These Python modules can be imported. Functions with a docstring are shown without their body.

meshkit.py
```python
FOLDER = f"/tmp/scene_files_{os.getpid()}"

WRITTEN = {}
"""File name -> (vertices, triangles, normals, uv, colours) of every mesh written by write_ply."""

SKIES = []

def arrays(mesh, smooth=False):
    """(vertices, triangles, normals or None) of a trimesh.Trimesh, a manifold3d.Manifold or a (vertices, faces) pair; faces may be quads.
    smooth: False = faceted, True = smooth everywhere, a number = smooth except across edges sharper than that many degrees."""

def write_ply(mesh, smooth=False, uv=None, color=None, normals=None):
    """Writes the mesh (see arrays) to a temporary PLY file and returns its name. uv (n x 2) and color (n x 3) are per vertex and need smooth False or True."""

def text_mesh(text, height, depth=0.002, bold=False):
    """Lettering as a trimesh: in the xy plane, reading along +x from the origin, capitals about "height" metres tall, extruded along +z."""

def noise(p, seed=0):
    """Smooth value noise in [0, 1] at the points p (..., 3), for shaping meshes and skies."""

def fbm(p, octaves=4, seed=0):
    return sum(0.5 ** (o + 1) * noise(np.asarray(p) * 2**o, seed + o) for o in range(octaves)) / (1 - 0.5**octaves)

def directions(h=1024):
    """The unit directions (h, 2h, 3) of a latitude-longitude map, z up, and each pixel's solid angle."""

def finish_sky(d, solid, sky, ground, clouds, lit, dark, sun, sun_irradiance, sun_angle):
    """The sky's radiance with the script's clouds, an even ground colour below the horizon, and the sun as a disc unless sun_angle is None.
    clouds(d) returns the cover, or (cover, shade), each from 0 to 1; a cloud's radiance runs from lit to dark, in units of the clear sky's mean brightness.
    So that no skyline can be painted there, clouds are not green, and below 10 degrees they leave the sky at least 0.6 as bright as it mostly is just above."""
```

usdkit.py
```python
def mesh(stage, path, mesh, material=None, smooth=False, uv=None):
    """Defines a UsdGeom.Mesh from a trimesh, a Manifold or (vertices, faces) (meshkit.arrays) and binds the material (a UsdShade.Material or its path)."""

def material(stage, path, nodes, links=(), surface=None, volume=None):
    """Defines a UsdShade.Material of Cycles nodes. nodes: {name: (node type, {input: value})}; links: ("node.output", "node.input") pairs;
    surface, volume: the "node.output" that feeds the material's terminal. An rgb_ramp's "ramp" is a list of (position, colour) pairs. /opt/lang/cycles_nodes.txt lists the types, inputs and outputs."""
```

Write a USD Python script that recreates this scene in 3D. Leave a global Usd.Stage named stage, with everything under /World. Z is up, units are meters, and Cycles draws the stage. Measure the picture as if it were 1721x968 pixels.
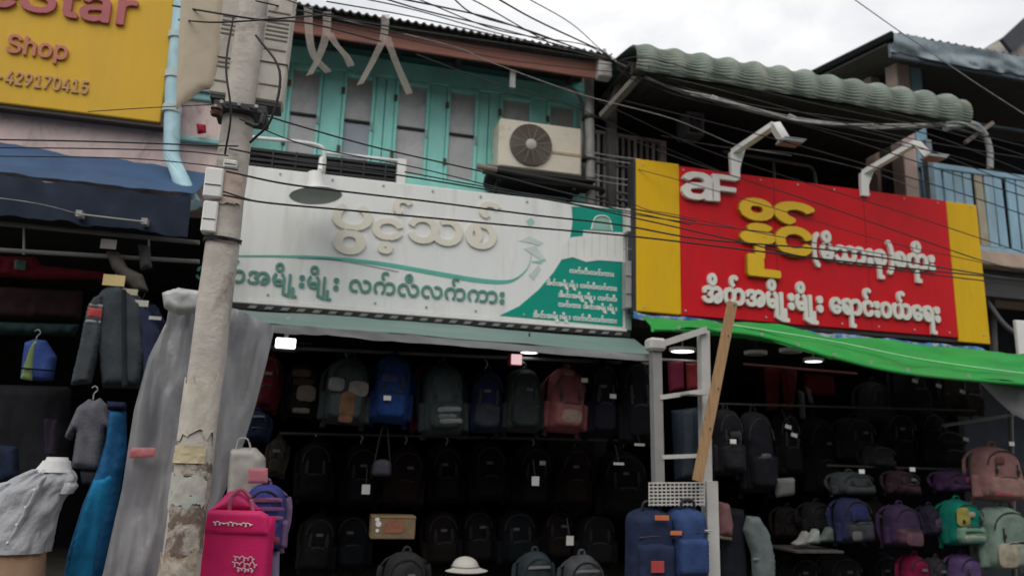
import math, random
import numpy as np, trimesh, shapely, usdkit, meshkit
from shapely import affinity
from shapely.geometry import Polygon
from shapely.ops import unary_union
from scipy.spatial import Delaunay
from pxr import Usd, UsdGeom, UsdLux, UsdShade, Gf, Sdf

random.seed(7)
rng = np.random.default_rng(7)
stage = Usd.Stage.CreateInMemory()
UsdGeom.SetStageUpAxis(stage, 'Z')
UsdGeom.SetStageMetersPerUnit(stage, 1.0)
UsdGeom.Xform.Define(stage, '/World')
UsdGeom.Scope.Define(stage, '/World/Looks')

# ---------------------------------------------------------------- camera (a phone held up in a passing car)
PW, PH, FOC = 1721, 968, 1300.0
YAW, PITCH, ROLL = (math.radians(a) for a in (13.9, 12.4, 1.85))
EYE = np.array([0.0, -7.2, 1.5])


def camera_axes():
    cy, sy, cp, sp = math.cos(YAW), math.sin(YAW), math.cos(PITCH), math.sin(PITCH)
    f = np.array([sy * cp, cy * cp, sp])
    r = np.array([cy, -sy, 0.0])
    u = np.cross(r, f)
    c, s = math.cos(ROLL), math.sin(ROLL)
    return r * c + u * s, -r * s + u * c, f


RIGHT, UP, FWD = camera_axes()
cam = UsdGeom.Camera.Define(stage, '/World/camera')
m4 = Gf.Matrix4d(1.0)
for i, row in enumerate((RIGHT, UP, -FWD, EYE)):
    m4.SetRow(i, Gf.Vec4d(*map(float, row), 1.0 if i == 3 else 0.0))
cam.AddTransformOp().Set(m4)
cam.CreateHorizontalApertureAttr(36.0)
cam.CreateVerticalApertureAttr(36.0 * PH / PW)
cam.CreateFocalLengthAttr(36.0 * FOC / PW)
cam.CreateClippingRangeAttr(Gf.Vec2f(0.05, 5000))
cam.CreateExposureAttr(0.06)
cam.CreateFStopAttr(2.0)                                       # the phone missed focus: everything is slightly soft
cam.CreateFocusDistanceAttr(3.0)

# ---------------------------------------------------------------- sky and sun (bright overcast)
SUN_EL, SUN_AZ = math.radians(50), math.radians(212)          # azimuth = atan2(x, y) of the direction towards the sun
usdkit.material(stage, '/World/Looks/sky_look', {
    'co': ('texture_coordinate', {}),
    'sky': ('sky_texture', {'sky_type': 'single_scattering', 'sun_disc': False, 'sun_elevation': SUN_EL, 'sun_rotation': SUN_AZ, 'aerosol_density': 3.0}),
    'mp': ('mapping', {'scale': (1.0, 1.0, 2.6)}),
    'n1': ('noise_texture', {'scale': 2.6, 'detail': 6.0, 'roughness': 0.55, 'distortion': 0.4}),
    'rc': ('rgb_ramp', {'ramp': [(0.32, (6.9, 7.1, 7.5)), (0.46, (8.5, 8.6, 8.85)), (0.58, (10.4, 10.4, 10.4))]}),
    'rm': ('rgb_ramp', {'ramp': [(0.22, (0.88, 0.88, 0.88)), (0.42, (0.985, 0.985, 0.985))]}),
    'mx': ('mix', {}),
    'bg': ('background_shader', {'strength': 0.1}),
}, [('co.generated', 'mp.vector'), ('mp.vector', 'n1.vector'), ('n1.fac', 'rc.fac'), ('n1.fac', 'rm.fac'), ('rm.color', 'mx.fac'),
    ('sky.color', 'mx.color1'), ('rc.color', 'mx.color2'), ('mx.color', 'bg.color')], surface='bg.background')
dome = UsdLux.DomeLight.Define(stage, '/World/sky')
UsdShade.MaterialBindingAPI.Apply(dome.GetPrim()).Bind(UsdShade.Material.Get(stage, '/World/Looks/sky_look'))
dome.GetPrim().SetCustomDataByKey('kind', 'structure')
sun = UsdLux.DistantLight.Define(stage, '/World/sun')
sun.CreateNormalizeAttr(True)
sun.CreateIntensityAttr(0.4)
sun.CreateAngleAttr(45.0)
sun.CreateColorAttr(Gf.Vec3f(1.0, 0.96, 0.9))
sd = np.array([math.sin(SUN_AZ) * math.cos(SUN_EL), math.cos(SUN_AZ) * math.cos(SUN_EL), math.sin(SUN_EL)])
zx = np.cross([0, 0, 1.0], sd); zx /= np.linalg.norm(zx)
m4 = Gf.Matrix4d(1.0)
for i, row in enumerate((zx, np.cross(sd, zx), sd)):
    m4.SetRow(i, Gf.Vec4d(*map(float, row), 0.0))
sun.AddTransformOp().Set(m4)

# ---------------------------------------------------------------- materials
LOOKS = {}


def look(name, color, rough=0.7, var=0.12, scale=6.0, bump=0.0, bscale=60.0, metallic=0.0, stain=None, sscale=3.0, samt=(0.5, 0.7), stretch=(1, 1, 1), spec=0.4, emit=None, power=0.0, thin=None, clear=None):
    """Principled surface: base colour broken up by noise, optional stains of a colour of their own, fine relief."""
    if name in LOOKS:
        return LOOKS[name]
    c = np.array(color, float)
    nodes = {'g': ('geometry', {}), 'm': ('mapping', {'scale': tuple(map(float, stretch))}),
             'n': ('noise_texture', {'scale': float(scale), 'detail': 5.0, 'roughness': 0.6}),
             'r': ('rgb_ramp', {'ramp': [(0.3, tuple(np.clip(c * (1 - var), 0, 1))), (0.7, tuple(np.clip(c * (1 + var), 0, 1)))]}),
             'p': ('principled_bsdf', {'roughness': float(rough), 'metallic': float(metallic), 'specular_ior_level': float(spec)})}
    links = [('g.position', 'm.vector'), ('m.vector', 'n.vector'), ('n.fac', 'r.fac')]
    last = 'r.color'
    if stain is not None:
        nodes['n2'] = ('noise_texture', {'scale': float(sscale), 'detail': 7.0, 'roughness': 0.68, 'distortion': 0.6})
        nodes['r2'] = ('rgb_ramp', {'ramp': [(samt[0], (0, 0, 0)), (samt[1], (0.85, 0.85, 0.85))]})
        nodes['x'] = ('mix', {'color2': tuple(map(float, stain))})
        links += [('m.vector', 'n2.vector'), ('n2.fac', 'r2.fac'), ('r2.color', 'x.fac'), (last, 'x.color1')]
        last = 'x.color'
    links.append((last, 'p.base_color'))
    if bump:
        nodes['nb'] = ('noise_texture', {'scale': float(bscale), 'detail': 4.0, 'roughness': 0.6})
        nodes['b'] = ('bump', {'strength': float(bump), 'distance': 0.01})
        links += [('g.position', 'nb.vector'), ('nb.fac', 'b.height'), ('b.normal', 'p.normal')]
    if emit is not None:
        nodes['p'][1].update(emission_color=emit, emission_strength=float(power))
    surface = 'p.BSDF'
    if thin is not None:
        nodes['t'] = ('translucent_bsdf', {})
        nodes['mc'] = ('mix_closure', {'fac': float(thin)})
        links += [(last, 't.color'), ('p.BSDF', 'mc.closure1'), ('t.BSDF', 'mc.closure2')]
        surface = 'mc.closure'
    if clear is not None:
        nodes['tr'] = ('transparent_bsdf', {'color': (0.92, 0.93, 0.95)})
        nodes['m2'] = ('mix_closure', {'fac': float(clear)})
        links += [(surface, 'm2.closure1'), ('tr.BSDF', 'm2.closure2')]
        surface = 'm2.closure'
    LOOKS[name] = usdkit.material(stage, '/World/Looks/' + name, nodes, links, surface=surface)
    return LOOKS[name]


def fabric(name, color, var=0.22, rough=0.9):
    return look(name, np.array(color) * 0.8, rough=rough, var=var, scale=11.0, bump=0.55, bscale=75.0, spec=0.12)


# ---------------------------------------------------------------- things and parts
TAKEN = {}


def numbered(path):
    n = TAKEN.get(path, 0)
    TAKEN[path] = n + 1
    return path if n == 0 else '%s_%03d' % (path, n)


class Thing:
    """An Xform at the thing's base; its parts (and their sub-parts) are Mesh prims under it."""

    def __init__(self, name, label, category, group=None, kind=None):
        self.path, self.parts = numbered('/World/' + name), []
        self.said = {'label': label, 'category': category, 'group': group, 'kind': kind}

    def part(self, name, mesh, mat, parent=None, smooth=None, label=None):
        base = self.path if parent is None else parent
        path = numbered(base + '/' + name)
        self.parts.append((path, mesh, mat, smooth, label))
        return path

    def done(self):
        lo = np.min([p[1].bounds[0] for p in self.parts], 0)
        hi = np.max([p[1].bounds[1] for p in self.parts], 0)
        base = np.array([(lo[0] + hi[0]) / 2, (lo[1] + hi[1]) / 2, lo[2]])
        x = UsdGeom.Xform.Define(stage, self.path)
        x.AddTranslateOp().Set(Gf.Vec3d(*map(float, base)))
        for k, v in self.said.items():
            if v:
                x.GetPrim().SetCustomDataByKey(k, v)
        for path, mesh, mat, smooth, label in self.parts:
            mm = mesh.copy()
            mm.apply_translation(-base)
            pr = usdkit.mesh(stage, path, mm, mat, smooth=smooth if smooth else False).GetPrim()
            if label:
                pr.SetCustomDataByKey('label', label)
        return self


def single(name, mesh, mat, label, category, group=None, kind=None, smooth=None):
    """A thing that is one mesh."""
    path = numbered('/World/' + name)
    pr = usdkit.mesh(stage, path, mesh, mat, smooth=smooth if smooth else False).GetPrim()
    for k, v in (('label', label), ('category', category), ('group', group), ('kind', kind)):
        if v:
            pr.SetCustomDataByKey(k, v)
    return path


# ---------------------------------------------------------------- shapes
def at(x, y, depth):
    """The point of the upright plane y = depth that is seen at pixel (x, y) of the photograph."""
    d = FWD + RIGHT * (x - PW / 2) / FOC - UP * (y - PH / 2) / FOC
    return EYE + d * (depth - EYE[1]) / d[1]


def xz(pts, depth):
    return [tuple(at(x, y, depth)[[0, 2]]) for x, y in pts]


def join(*ms):
    return trimesh.util.concatenate([m for m in ms])


def box(x0, x1, y0, y1, z0, z1, b=0.0):
    lo, hi = np.minimum((x0, y0, z0), (x1, y1, z1)), np.maximum((x0, y0, z0), (x1, y1, z1))
    if b <= 0:
        m = trimesh.creation.box(hi - lo)
        m.apply_translation((lo + hi) / 2)
        return m
    b = min(b, (hi - lo).min() * 0.45)
    pts = []
    for k in range(3):
        l2, h2 = lo + b, hi - b
        l2[k], h2[k] = lo[k], hi[k]
        pts += [[(l2, h2)[i][0], (l2, h2)[j][1], (l2, h2)[n][2]] for i in (0, 1) for j in (0, 1) for n in (0, 1)]
    return trimesh.convex.convex_hull(np.array(pts))


def frame_of(d):
    d = d / np.linalg.norm(d)
    a = np.array([0, 0, 1.0]) if abs(d[2]) < 0.9 else np.array([0, 1.0, 0])
    s = np.cross(d, a); s /= np.linalg.norm(s)
    return s, np.cross(s, d)


def tube(path, r, n=8, flat=1.0):
    """A round bar along a path of points; r may vary along it."""
    p = np.array(path, float)
    rr = np.full(len(p), r, float) if np.ndim(r) == 0 else np.array(r, float)
    t = np.gradient(p, axis=0) if len(p) > 2 else np.repeat([p[-1] - p[0]], 2, 0)
    v, f = [], []
    a = np.arange(n) / n * 2 * np.pi
    s0 = None
    for i in range(len(p)):
        s, u = frame_of(t[i])
        if s0 is not None and s @ s0 < 0:
            s, u = -s, -u
        s0 = s
        v.append(p[i] + rr[i] * (np.cos(a)[:, None] * s + np.sin(a)[:, None] * u * flat))
    v = np.vstack(v + [p[:1], p[-1:]])
    k = len(p) * n
    for i in range(len(p) - 1):
        for j in range(n):
            q = (j + 1) % n
            f += [[i * n + j, i * n + q, (i + 1) * n + q], [i * n + j, (i + 1) * n + q, (i + 1) * n + j]]
    for j in range(n):
        q = (j + 1) % n
        f += [[k, q, j], [k + 1, k - n + j, k - n + q]]
    m = trimesh.Trimesh(v, f, process=False)
    m.fix_normals()
    return m


def bar(p, q, w, h=None):
    """A square bar from p to q."""
    p, q = np.array(p, float), np.array(q, float)
    s, u = frame_of(q - p)
    h = w if h is None else h
    v = [c + s * a * w / 2 + u * e * h / 2 for c in (p, q) for a, e in ((-1, -1), (1, -1), (1, 1), (-1, 1))]
    return trimesh.convex.convex_hull(np.array(v))


def curve(pts, n=8):
    """Smooth path through the points (Catmull-Rom)."""
    p = np.array(pts, float)
    p = np.vstack([2 * p[0] - p[1], p, 2 * p[-1] - p[-2]])
    out = []
    for i in range(1, len(p) - 2):
        for t in np.linspace(0, 1, n, endpoint=False):
            a, b, c, d = p[i - 1:i + 3]
            out.append(0.5 * (2 * b + (c - a) * t + (2 * a - 5 * b + 4 * c - d) * t**2 + (3 * b - a - 3 * c + d) * t**3))
    return np.array(out + [p[-2]])


def prism(poly, y0, y1):
    """A polygon of the (x, z) plane, given depth from y0 (front) to y1 (back)."""
    g = poly if hasattr(poly, 'geom_type') else Polygon(poly)
    if not g.is_valid:
        g = g.buffer(0)
    ms = []
    for q in getattr(g, 'geoms', [g]):
        m = trimesh.creation.extrude_polygon(q, abs(y1 - y0), engine='earcut')
        v = m.vertices.copy()
        m.vertices = np.column_stack([v[:, 0], max(y0, y1) - v[:, 2], v[:, 1]])
        ms.append(m)
    m = join(*ms)
    m.fix_normals()
    return m


def lathe(profile, center, n=24, axis='z'):
    """profile: (radius, height) pairs; turned about an axis through center."""
    m = trimesh.creation.revolve(np.array(profile, float), sections=n)
    if axis == 'y':
        m.apply_transform(trimesh.transformations.rotation_matrix(math.pi / 2, [1, 0, 0]))
    m.apply_translation(center)
    m.fix_normals()
    return m


def grid(fn, nu, nv, thick=0.0):
    """A surface of points fn(u, v); thick gives it a back."""
    us, vs = np.linspace(0, 1, nu), np.linspace(0, 1, nv)
    P = np.array([[fn(u, v) for v in vs] for u in us])
    v = P.reshape(-1, 3)
    idx = np.arange(nu * nv).reshape(nu, nv)
    a, b, c, d = idx[:-1, :-1].ravel(), idx[1:, :-1].ravel(), idx[1:, 1:].ravel(), idx[:-1, 1:].ravel()
    f = np.vstack([np.column_stack([a, b, c]), np.column_stack([a, c, d])])
    if thick:
        t = trimesh.Trimesh(v, f, process=False)
        n = np.array(t.vertex_normals)
        k = len(v)
        ring = np.concatenate([idx[0, :], idx[1:, -1], idx[-1, -2::-1], idx[-2:0:-1, 0]])
        r2 = np.roll(ring, -1)
        f = np.vstack([f, f[:, ::-1] + k, np.column_stack([ring, ring + k, r2]), np.column_stack([r2, ring + k, r2 + k])])
        v = np.vstack([v, v - n * thick])
    m = trimesh.Trimesh(v, f, process=False)
    if thick:
        m.fix_normals()
    return m


def cloth(poly, y, thick, edge=0.07, fold=0.0, freq=(14, 4), h=None, seed=0, back=0.35):
    """A stuffed or hanging piece of cloth with the given (x, z) outline: full in the middle, thin at its edge, creased by noise."""
    g = poly if hasattr(poly, 'geom_type') else Polygon(poly)
    g = g.buffer(0)
    if g.geom_type != 'Polygon':
        g = max(g.geoms, key=lambda q: q.area)
    h = h or max(math.sqrt(g.area) / 16, 0.012)
    line = g.exterior
    n = max(12, int(line.length / h))
    bd = np.array([line.interpolate(i / n, normalized=True).coords[0] for i in range(n)])
    x0, z0, x1, z1 = g.bounds
    gx, gz = np.meshgrid(np.arange(x0, x1, h), np.arange(z0, z1, h))
    p = np.column_stack([gx.ravel(), gz.ravel()])
    p[:, 0] += (np.round((p[:, 1] - z0) / h) % 2) * h * 0.5
    inner = g.buffer(-h * 0.45)
    p = p[shapely.contains_xy(inner, p[:, 0], p[:, 1])]
    q = np.vstack([bd, p])
    tri = Delaunay(q).simplices
    c = q[tri].mean(1)
    tri = tri[shapely.contains_xy(g.buffer(1e-6), c[:, 0], c[:, 1])]
    a = q[tri]
    flip = np.cross(a[:, 1] - a[:, 0], a[:, 2] - a[:, 0]) < 0
    tri[flip] = tri[flip][:, ::-1]
    d = shapely.distance(shapely.points(q), line)
    d[:n] = 0
    e = np.clip(d / edge, 0, 1)
    full = np.sqrt(1 - (1 - e) ** 2)
    wob = meshkit.fbm(np.column_stack([q[:, 0] * freq[0], q[:, 1] * freq[1], np.full(len(q), seed * 7.3)]), 3, seed) - 0.5
    front = y - thick * full - 2 * fold * wob * (0.25 + 0.75 * full)
    rear = y + thick * back * full - 2 * fold * wob * (0.25 + 0.75 * full) + 0.004 * full
    k = len(q)
    remap = np.arange(k); remap[n:] += k - n
    remap = np.concatenate([np.arange(n), np.arange(k, 2 * k - n)])
    v = np.vstack([np.column_stack([q[:, 0], front, q[:, 1]]), np.column_stack([q[n:, 0], rear[n:], q[n:, 1]])])
    f = np.vstack([tri, remap[tri][:, ::-1]])
    return trimesh.Trimesh(v, f, process=False)


def blob_outline(cx, cz, w, h, top=0.45, bottom=0.18, taper=0.06, n=10, roll=0.0):
    """Rounded bag outline: an arched top, rounded bottom corners, slightly narrower above."""
    g = []
    rt, rb = min(top * h, w / 2), min(bottom * w, h / 3)
    for i in range(n + 1):
        t = math.pi * i / n
        g.append((w / 2 * (1 - taper) * math.cos(t), h / 2 - rt + rt * math.sin(t) ** 0.8))
    for s in (-1, 1):
        for i in range(5):
            t = math.pi / 2 * i / 4
            dx, dz = (math.cos(t), math.sin(t)) if s < 0 else (math.sin(t), math.cos(t))
            g.append((s * (w / 2 - rb + rb * dx), -h / 2 + rb - rb * dz))
    c, s_ = math.cos(roll), math.sin(roll)
    return [(cx + a * c - b * s_, cz + a * s_ + b * c) for a, b in g]
GLYPHS = {
    "\u1021": (320, [[[15,40,36,53,51,30,79,19,120,22,132,28,140,40,140,53,134,64,121,71,101,73,101,95,118,97,127,101,135,112,135,127,126,136,104,142,67,139,53,132,50,126,49,119,53,111,33,100,30,103,24,118,29,140,43,153,67,162,103,164,124,161,141,155,154,144,168,154,197,163,224,164,247,160,271,148,286,134,298,114,303,97,303,63,292,33,273,12,241,-2,214,-3,191,2,195,39,210,69,231,88,251,97,273,102,269,114,255,130,232,140,204,141,180,134,161,121,157,102,146,92,132,86,152,76,161,67,167,51,167,36,161,21,138,4,104,-3,61,0,42,8,29,18],[221,44,216,19,227,19,242,22,256,29,271,50,276,79,258,76,233,62]]]),
    "\u1010": (337, [[[17,66,19,105,34,135,58,155,91,164,115,163,133,158,152,147,168,130,188,150,209,160,230,164,267,160,287,150,306,131,316,112,321,87,318,54,304,25,282,6,252,-3,221,-2,201,6,210,24,244,19,265,25,282,39,290,55,293,92,288,110,274,130,254,140,224,140,205,132,190,119,180,104,182,68,172,36,153,14,125,0,88,-3,54,8,37,22,27,36],[45,69,52,45,69,27,94,19,119,22,138,33,150,52,154,67,152,101,143,121,127,135,110,141,84,140,66,132,52,115,44,90]]]),
    "\u1019": (203, [[[17,69,17,98,23,122,37,147,54,163,70,144,57,131,47,110,44,95,47,65,79,82,111,84,137,77,157,64,159,89,155,111,144,132,130,144,144,163,155,157,169,141,184,107,186,70,175,37,151,11,119,-2,79,-1,49,13,29,35],[56,42,66,30,79,23,107,19,128,25,147,44,124,59,97,63,70,55]]]),
    "\u101b": (207, [[[17,66,17,95,23,117,36,138,54,153,82,163,114,163,142,153,159,139,173,116,179,92,179,-119,217,-120,217,-140,153,-140,153,85,149,105,138,125,113,140,87,141,64,131,54,120,47,104,50,100,82,92,109,71,126,37,129,2,106,-3,87,-3,55,7,29,32],[44,79,48,53,62,31,81,21,105,19,99,44,86,63,68,74,51,79]]]),
    "\u1004": (195, [[[17,66,18,100,27,124,47,147,72,160,110,164,136,158,157,146,171,131,178,118,178,114,157,104,149,120,133,134,113,141,99,142,70,134,57,123,49,109,44,91,48,56,59,37,80,23,97,19,124,23,145,36,157,56,178,46,171,30,157,15,128,0,91,-3,74,0,53,9,30,31]]]),
    "\u101d": (202, [[[17,66,18,100,32,132,57,154,84,163,118,163,148,152,174,126,185,96,184,60,171,30,150,10,118,-2,82,-2,50,11,29,33],[45,69,54,42,70,27,96,19,118,21,137,30,153,52,158,71,156,100,145,123,130,135,104,142,85,140,64,130,52,115,44,90]]]),
    "\u101a": (338, [[[17,69,17,98,23,122,37,147,54,163,70,144,57,131,47,110,44,95,45,67,57,39,67,29,84,21,105,19,121,23,138,34,150,54,155,74,153,106,145,126,128,144,142,163,161,148,178,116,183,90,180,61,182,54,196,36,213,25,227,20,244,19,272,29,289,53,294,86,289,109,272,132,258,139,242,142,210,137,202,157,223,163,250,164,282,155,296,145,309,129,318,108,321,91,319,58,305,28,283,8,248,-3,228,-3,203,3,185,13,168,31,147,10,125,0,110,-3,75,0,53,10,37,24,25,42]]]),
    "\u101c": (338, [[[17,65,19,105,32,133,54,153,69,160,90,164,113,163,130,158,158,136,172,113,196,47,211,29,225,22,256,21,280,36,292,61,293,97,285,118,272,133,256,140,242,142,213,136,205,157,225,163,252,164,285,154,309,130,321,94,320,61,305,27,283,7,251,-3,224,-2,207,3,185,19,164,53,141,114,127,131,109,140,83,140,68,134,58,125,45,96,45,63,53,42,66,28,92,19,125,24,133,4,114,-2,83,-3,51,8,28,32]]]),
    "\u1000": (337, [[[17,63,19,103,30,128,44,144,60,155,92,164,115,163,133,158,155,144,168,129,186,148,209,160,245,164,270,159,290,148,307,130,317,109,321,87,318,54,304,25,285,8,267,0,249,-3,223,-2,201,6,210,25,225,20,244,19,265,25,282,39,290,55,293,92,288,110,273,131,253,140,220,139,204,131,187,114,179,101,182,65,177,41,163,15,144,-3,128,17,138,25,149,44,154,62,155,84,146,115,128,134,109,141,85,140,67,132,52,114,44,88,45,59,53,36,70,17,56,-3,39,11,30,24]]]),
    "\u1014": (171, [[[10,35,13,56,25,71,41,79,67,80,83,74,95,62,103,43,106,19,128,26,135,40,131,58,111,71,60,93,48,108,46,131,51,143,60,153,87,164,124,159,147,142,134,125,113,139,102,142,85,141,71,128,71,120,78,110,140,84,155,70,160,57,160,35,152,17,132,3,107,-3,107,-140,80,-140,80,-4,50,-2,29,5,14,21],[35,34,41,25,50,21,80,20,79,35,74,47,58,58,49,58,37,52,34,45]]]),
    "\u101e": (338, [[[15,45,37,56,46,39,60,27,79,20,97,19,114,23,127,30,145,55,149,70,149,92,145,107,136,123,114,138,90,142,65,136,47,123,36,104,15,115,25,134,37,146,70,162,114,162,132,156,148,146,165,127,174,106,177,88,175,57,198,31,220,21,252,21,277,34,292,61,294,92,285,117,273,131,257,139,240,142,207,136,199,157,231,164,257,163,277,157,305,135,320,102,321,66,310,35,285,10,253,-2,225,-3,199,3,177,16,163,31,145,13,125,2,102,-3,75,-2,57,3,37,15,22,31]]]),
    "\u1005": (202, [[[17,66,18,100,32,132,57,154,84,163,118,163,150,151,175,125,185,96,184,60,171,30,150,10,118,-2,82,-2,50,11,29,33],[79,136,96,111,102,85,98,53,80,23,109,19,124,23,146,39,157,63,158,91,153,109,139,129,123,138,98,142],[42,70,49,48,59,36,70,48,76,64,77,89,68,113,59,124,50,115,43,98]]]),
    "\u1015": (203, [[[17,69,17,98,23,122,37,147,54,163,70,144,57,131,47,110,44,95,45,67,56,40,79,23,107,19,126,24,144,37,154,55,159,79,157,104,144,132,130,144,144,163,155,157,169,141,184,107,186,70,175,37,151,11,119,-2,79,-1,49,13,29,35]]]),
    "\u102d": (0, [[[-146,235,-145,259,-138,276,-124,291,-103,300,-79,300,-61,293,-47,280,-37,257,-36,235,-44,212,-57,198,-76,189,-101,188,-121,195,-138,212],[-121,236,-116,221,-105,211,-96,208,-79,210,-67,219,-62,229,-62,258,-68,270,-81,279,-104,278,-113,272,-120,259]]]),
    "\u102e": (0, [[[-146,235,-145,259,-138,276,-124,291,-103,300,-79,300,-61,293,-47,280,-37,257,-36,235,-44,212,-57,198,-76,189,-101,188,-121,195,-138,212],[-122,242,-101,251,-81,251,-61,241,-60,249,-66,266,-74,276,-84,280,-98,280,-107,277,-116,268],[-115,220,-103,210,-86,208,-72,214,-66,222,-79,230,-95,232,-112,225]]]),
    "\u102f": (0, [[[-110,-15,-84,-15,-84,-118,-46,-120,-46,-140,-110,-140]]]),
    "\u102c": (137, [[[-49,121,-29,143,6,161,41,164,63,160,79,153,103,133,117,107,120,68,111,38,91,13,67,0,31,-3,3,4,11,24,33,19,51,20,67,26,80,37,88,52,93,76,87,110,72,130,57,138,40,142,7,137,-15,125,-33,106]]]),
    "\u1031": (185, [[[16,68,17,100,28,127,46,147,73,161,106,164,130,159,145,151,158,139,170,117,170,114,149,104,143,119,130,133,114,140,95,142,67,133,57,124,47,106,43,90,46,61,80,78,110,81,145,73,173,55,168,38,158,22,142,8,124,0,88,-3,56,7,28,34],[56,39,78,22,103,19,129,27,144,46,122,57,98,59,73,52]]]),
    "\u1037": (0, [[[-130,-71,-129,-54,-124,-44,-116,-37,-104,-33,-91,-33,-77,-38,-68,-47,-64,-58,-67,-81,-76,-91,-88,-96,-100,-97,-117,-92,-126,-83],[-112,-69,-107,-78,-91,-80,-83,-73,-81,-61,-90,-50,-101,-49,-110,-55]]]),
    "\u1038": (104, [[[19,21,22,45,31,55,43,60,64,59,75,53,83,42,84,18,79,8,69,0,60,-3,39,-2,23,10],[37,24,44,14,57,13,67,22,67,35,57,44,47,44,37,35]],[[19,122,19,136,23,147,30,155,41,160,68,158,80,148,84,140,82,113,73,103,62,98,47,97,33,101,24,109],[37,124,42,115,55,113,66,120,68,132,61,143,49,145,37,136]]]),
    "\u103a": (0, [[[-143,224,-145,259,-138,277,-130,287,-114,297,-95,301,-71,298,-56,290,-45,278,-61,263,-72,275,-84,280,-98,280,-114,271,-121,255,-121,235,-114,218,-98,204,-111,188,-123,195,-134,207]]]),
    "\u103b": (77, [[[-50,45,-24,46,-24,-90,26,-109,27,161,53,161,53,-140,-50,-103]]]),
    "\u103d": (0, [[[-153,-76,-151,-54,-142,-35,-128,-22,-108,-15,-82,-16,-65,-24,-51,-39,-43,-61,-43,-83,-52,-105,-66,-119,-87,-127,-110,-127,-134,-116,-148,-97],[-129,-66,-124,-92,-113,-104,-103,-107,-88,-106,-75,-98,-69,-87,-69,-56,-74,-46,-86,-37,-109,-37,-125,-52]]]),
}


def glyph(ch):
    """One character as a shapely shape in units of 300 per em."""
    return unary_union([Polygon(list(zip(r[0][::2], r[0][1::2])), [list(zip(o[::2], o[1::2])) for o in r[1:]]).buffer(0) for r in GLYPHS[ch][1]])


ABOVE, BELOW = '\u102d\u102e\u103a', '\u102f\u1037\u103d'


def burmese(text):
    """The text as a list of syllable shapes set side by side."""
    out, x, cur, cx = [], 0.0, [], 0.0
    t = list(text)                       # the vowel e is written before its consonant
    for i in range(1, len(t)):
        if t[i] == '\u1031':
            t[i - 1], t[i] = t[i], t[i - 1]
    text = ''.join(t)
    for i, ch in enumerate(text):
        if ch == ' ':
            x += 110
            continue
        if ch in '()':
            s = 1 if ch == '(' else -1
            arc = [(60 * (1 - math.sin(t)) if s > 0 else 60 * math.sin(t) + 10, 95 - 165 * math.cos(t)) for t in np.linspace(0.15, math.pi - 0.15, 12)]
            g = shapely.LineString(arc).buffer(15)
            out.append(affinity.translate(g, x + 10, 0)); x += 100
            continue
        g = glyph(ch)
        if ch in ABOVE + BELOW:
            w = g.bounds[2] - g.bounds[0]
            c = cx
            if ch == '\u102f' and text[i - 1] in '\u102d' and text[i - 2] == '\u103b':
                c = x + 22; x += 62
            g = affinity.translate(g, c - (g.bounds[0] + g.bounds[2]) / 2, 0)
            cur.append(g)
        else:
            a = GLYPHS[ch][0]
            if ch not in '\u103b' and cur:
                out.append(unary_union(cur)); cur = []
            if ch == '\u103b':
                cur.append(affinity.translate(g, x, 0))
            else:
                cur = [affinity.translate(g, x, 0)]
                cx = x + a / 2
            x += a + (14 if ch == '\u103b' else 6)
    if cur:
        out.append(unary_union(cur))
    return out


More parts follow.
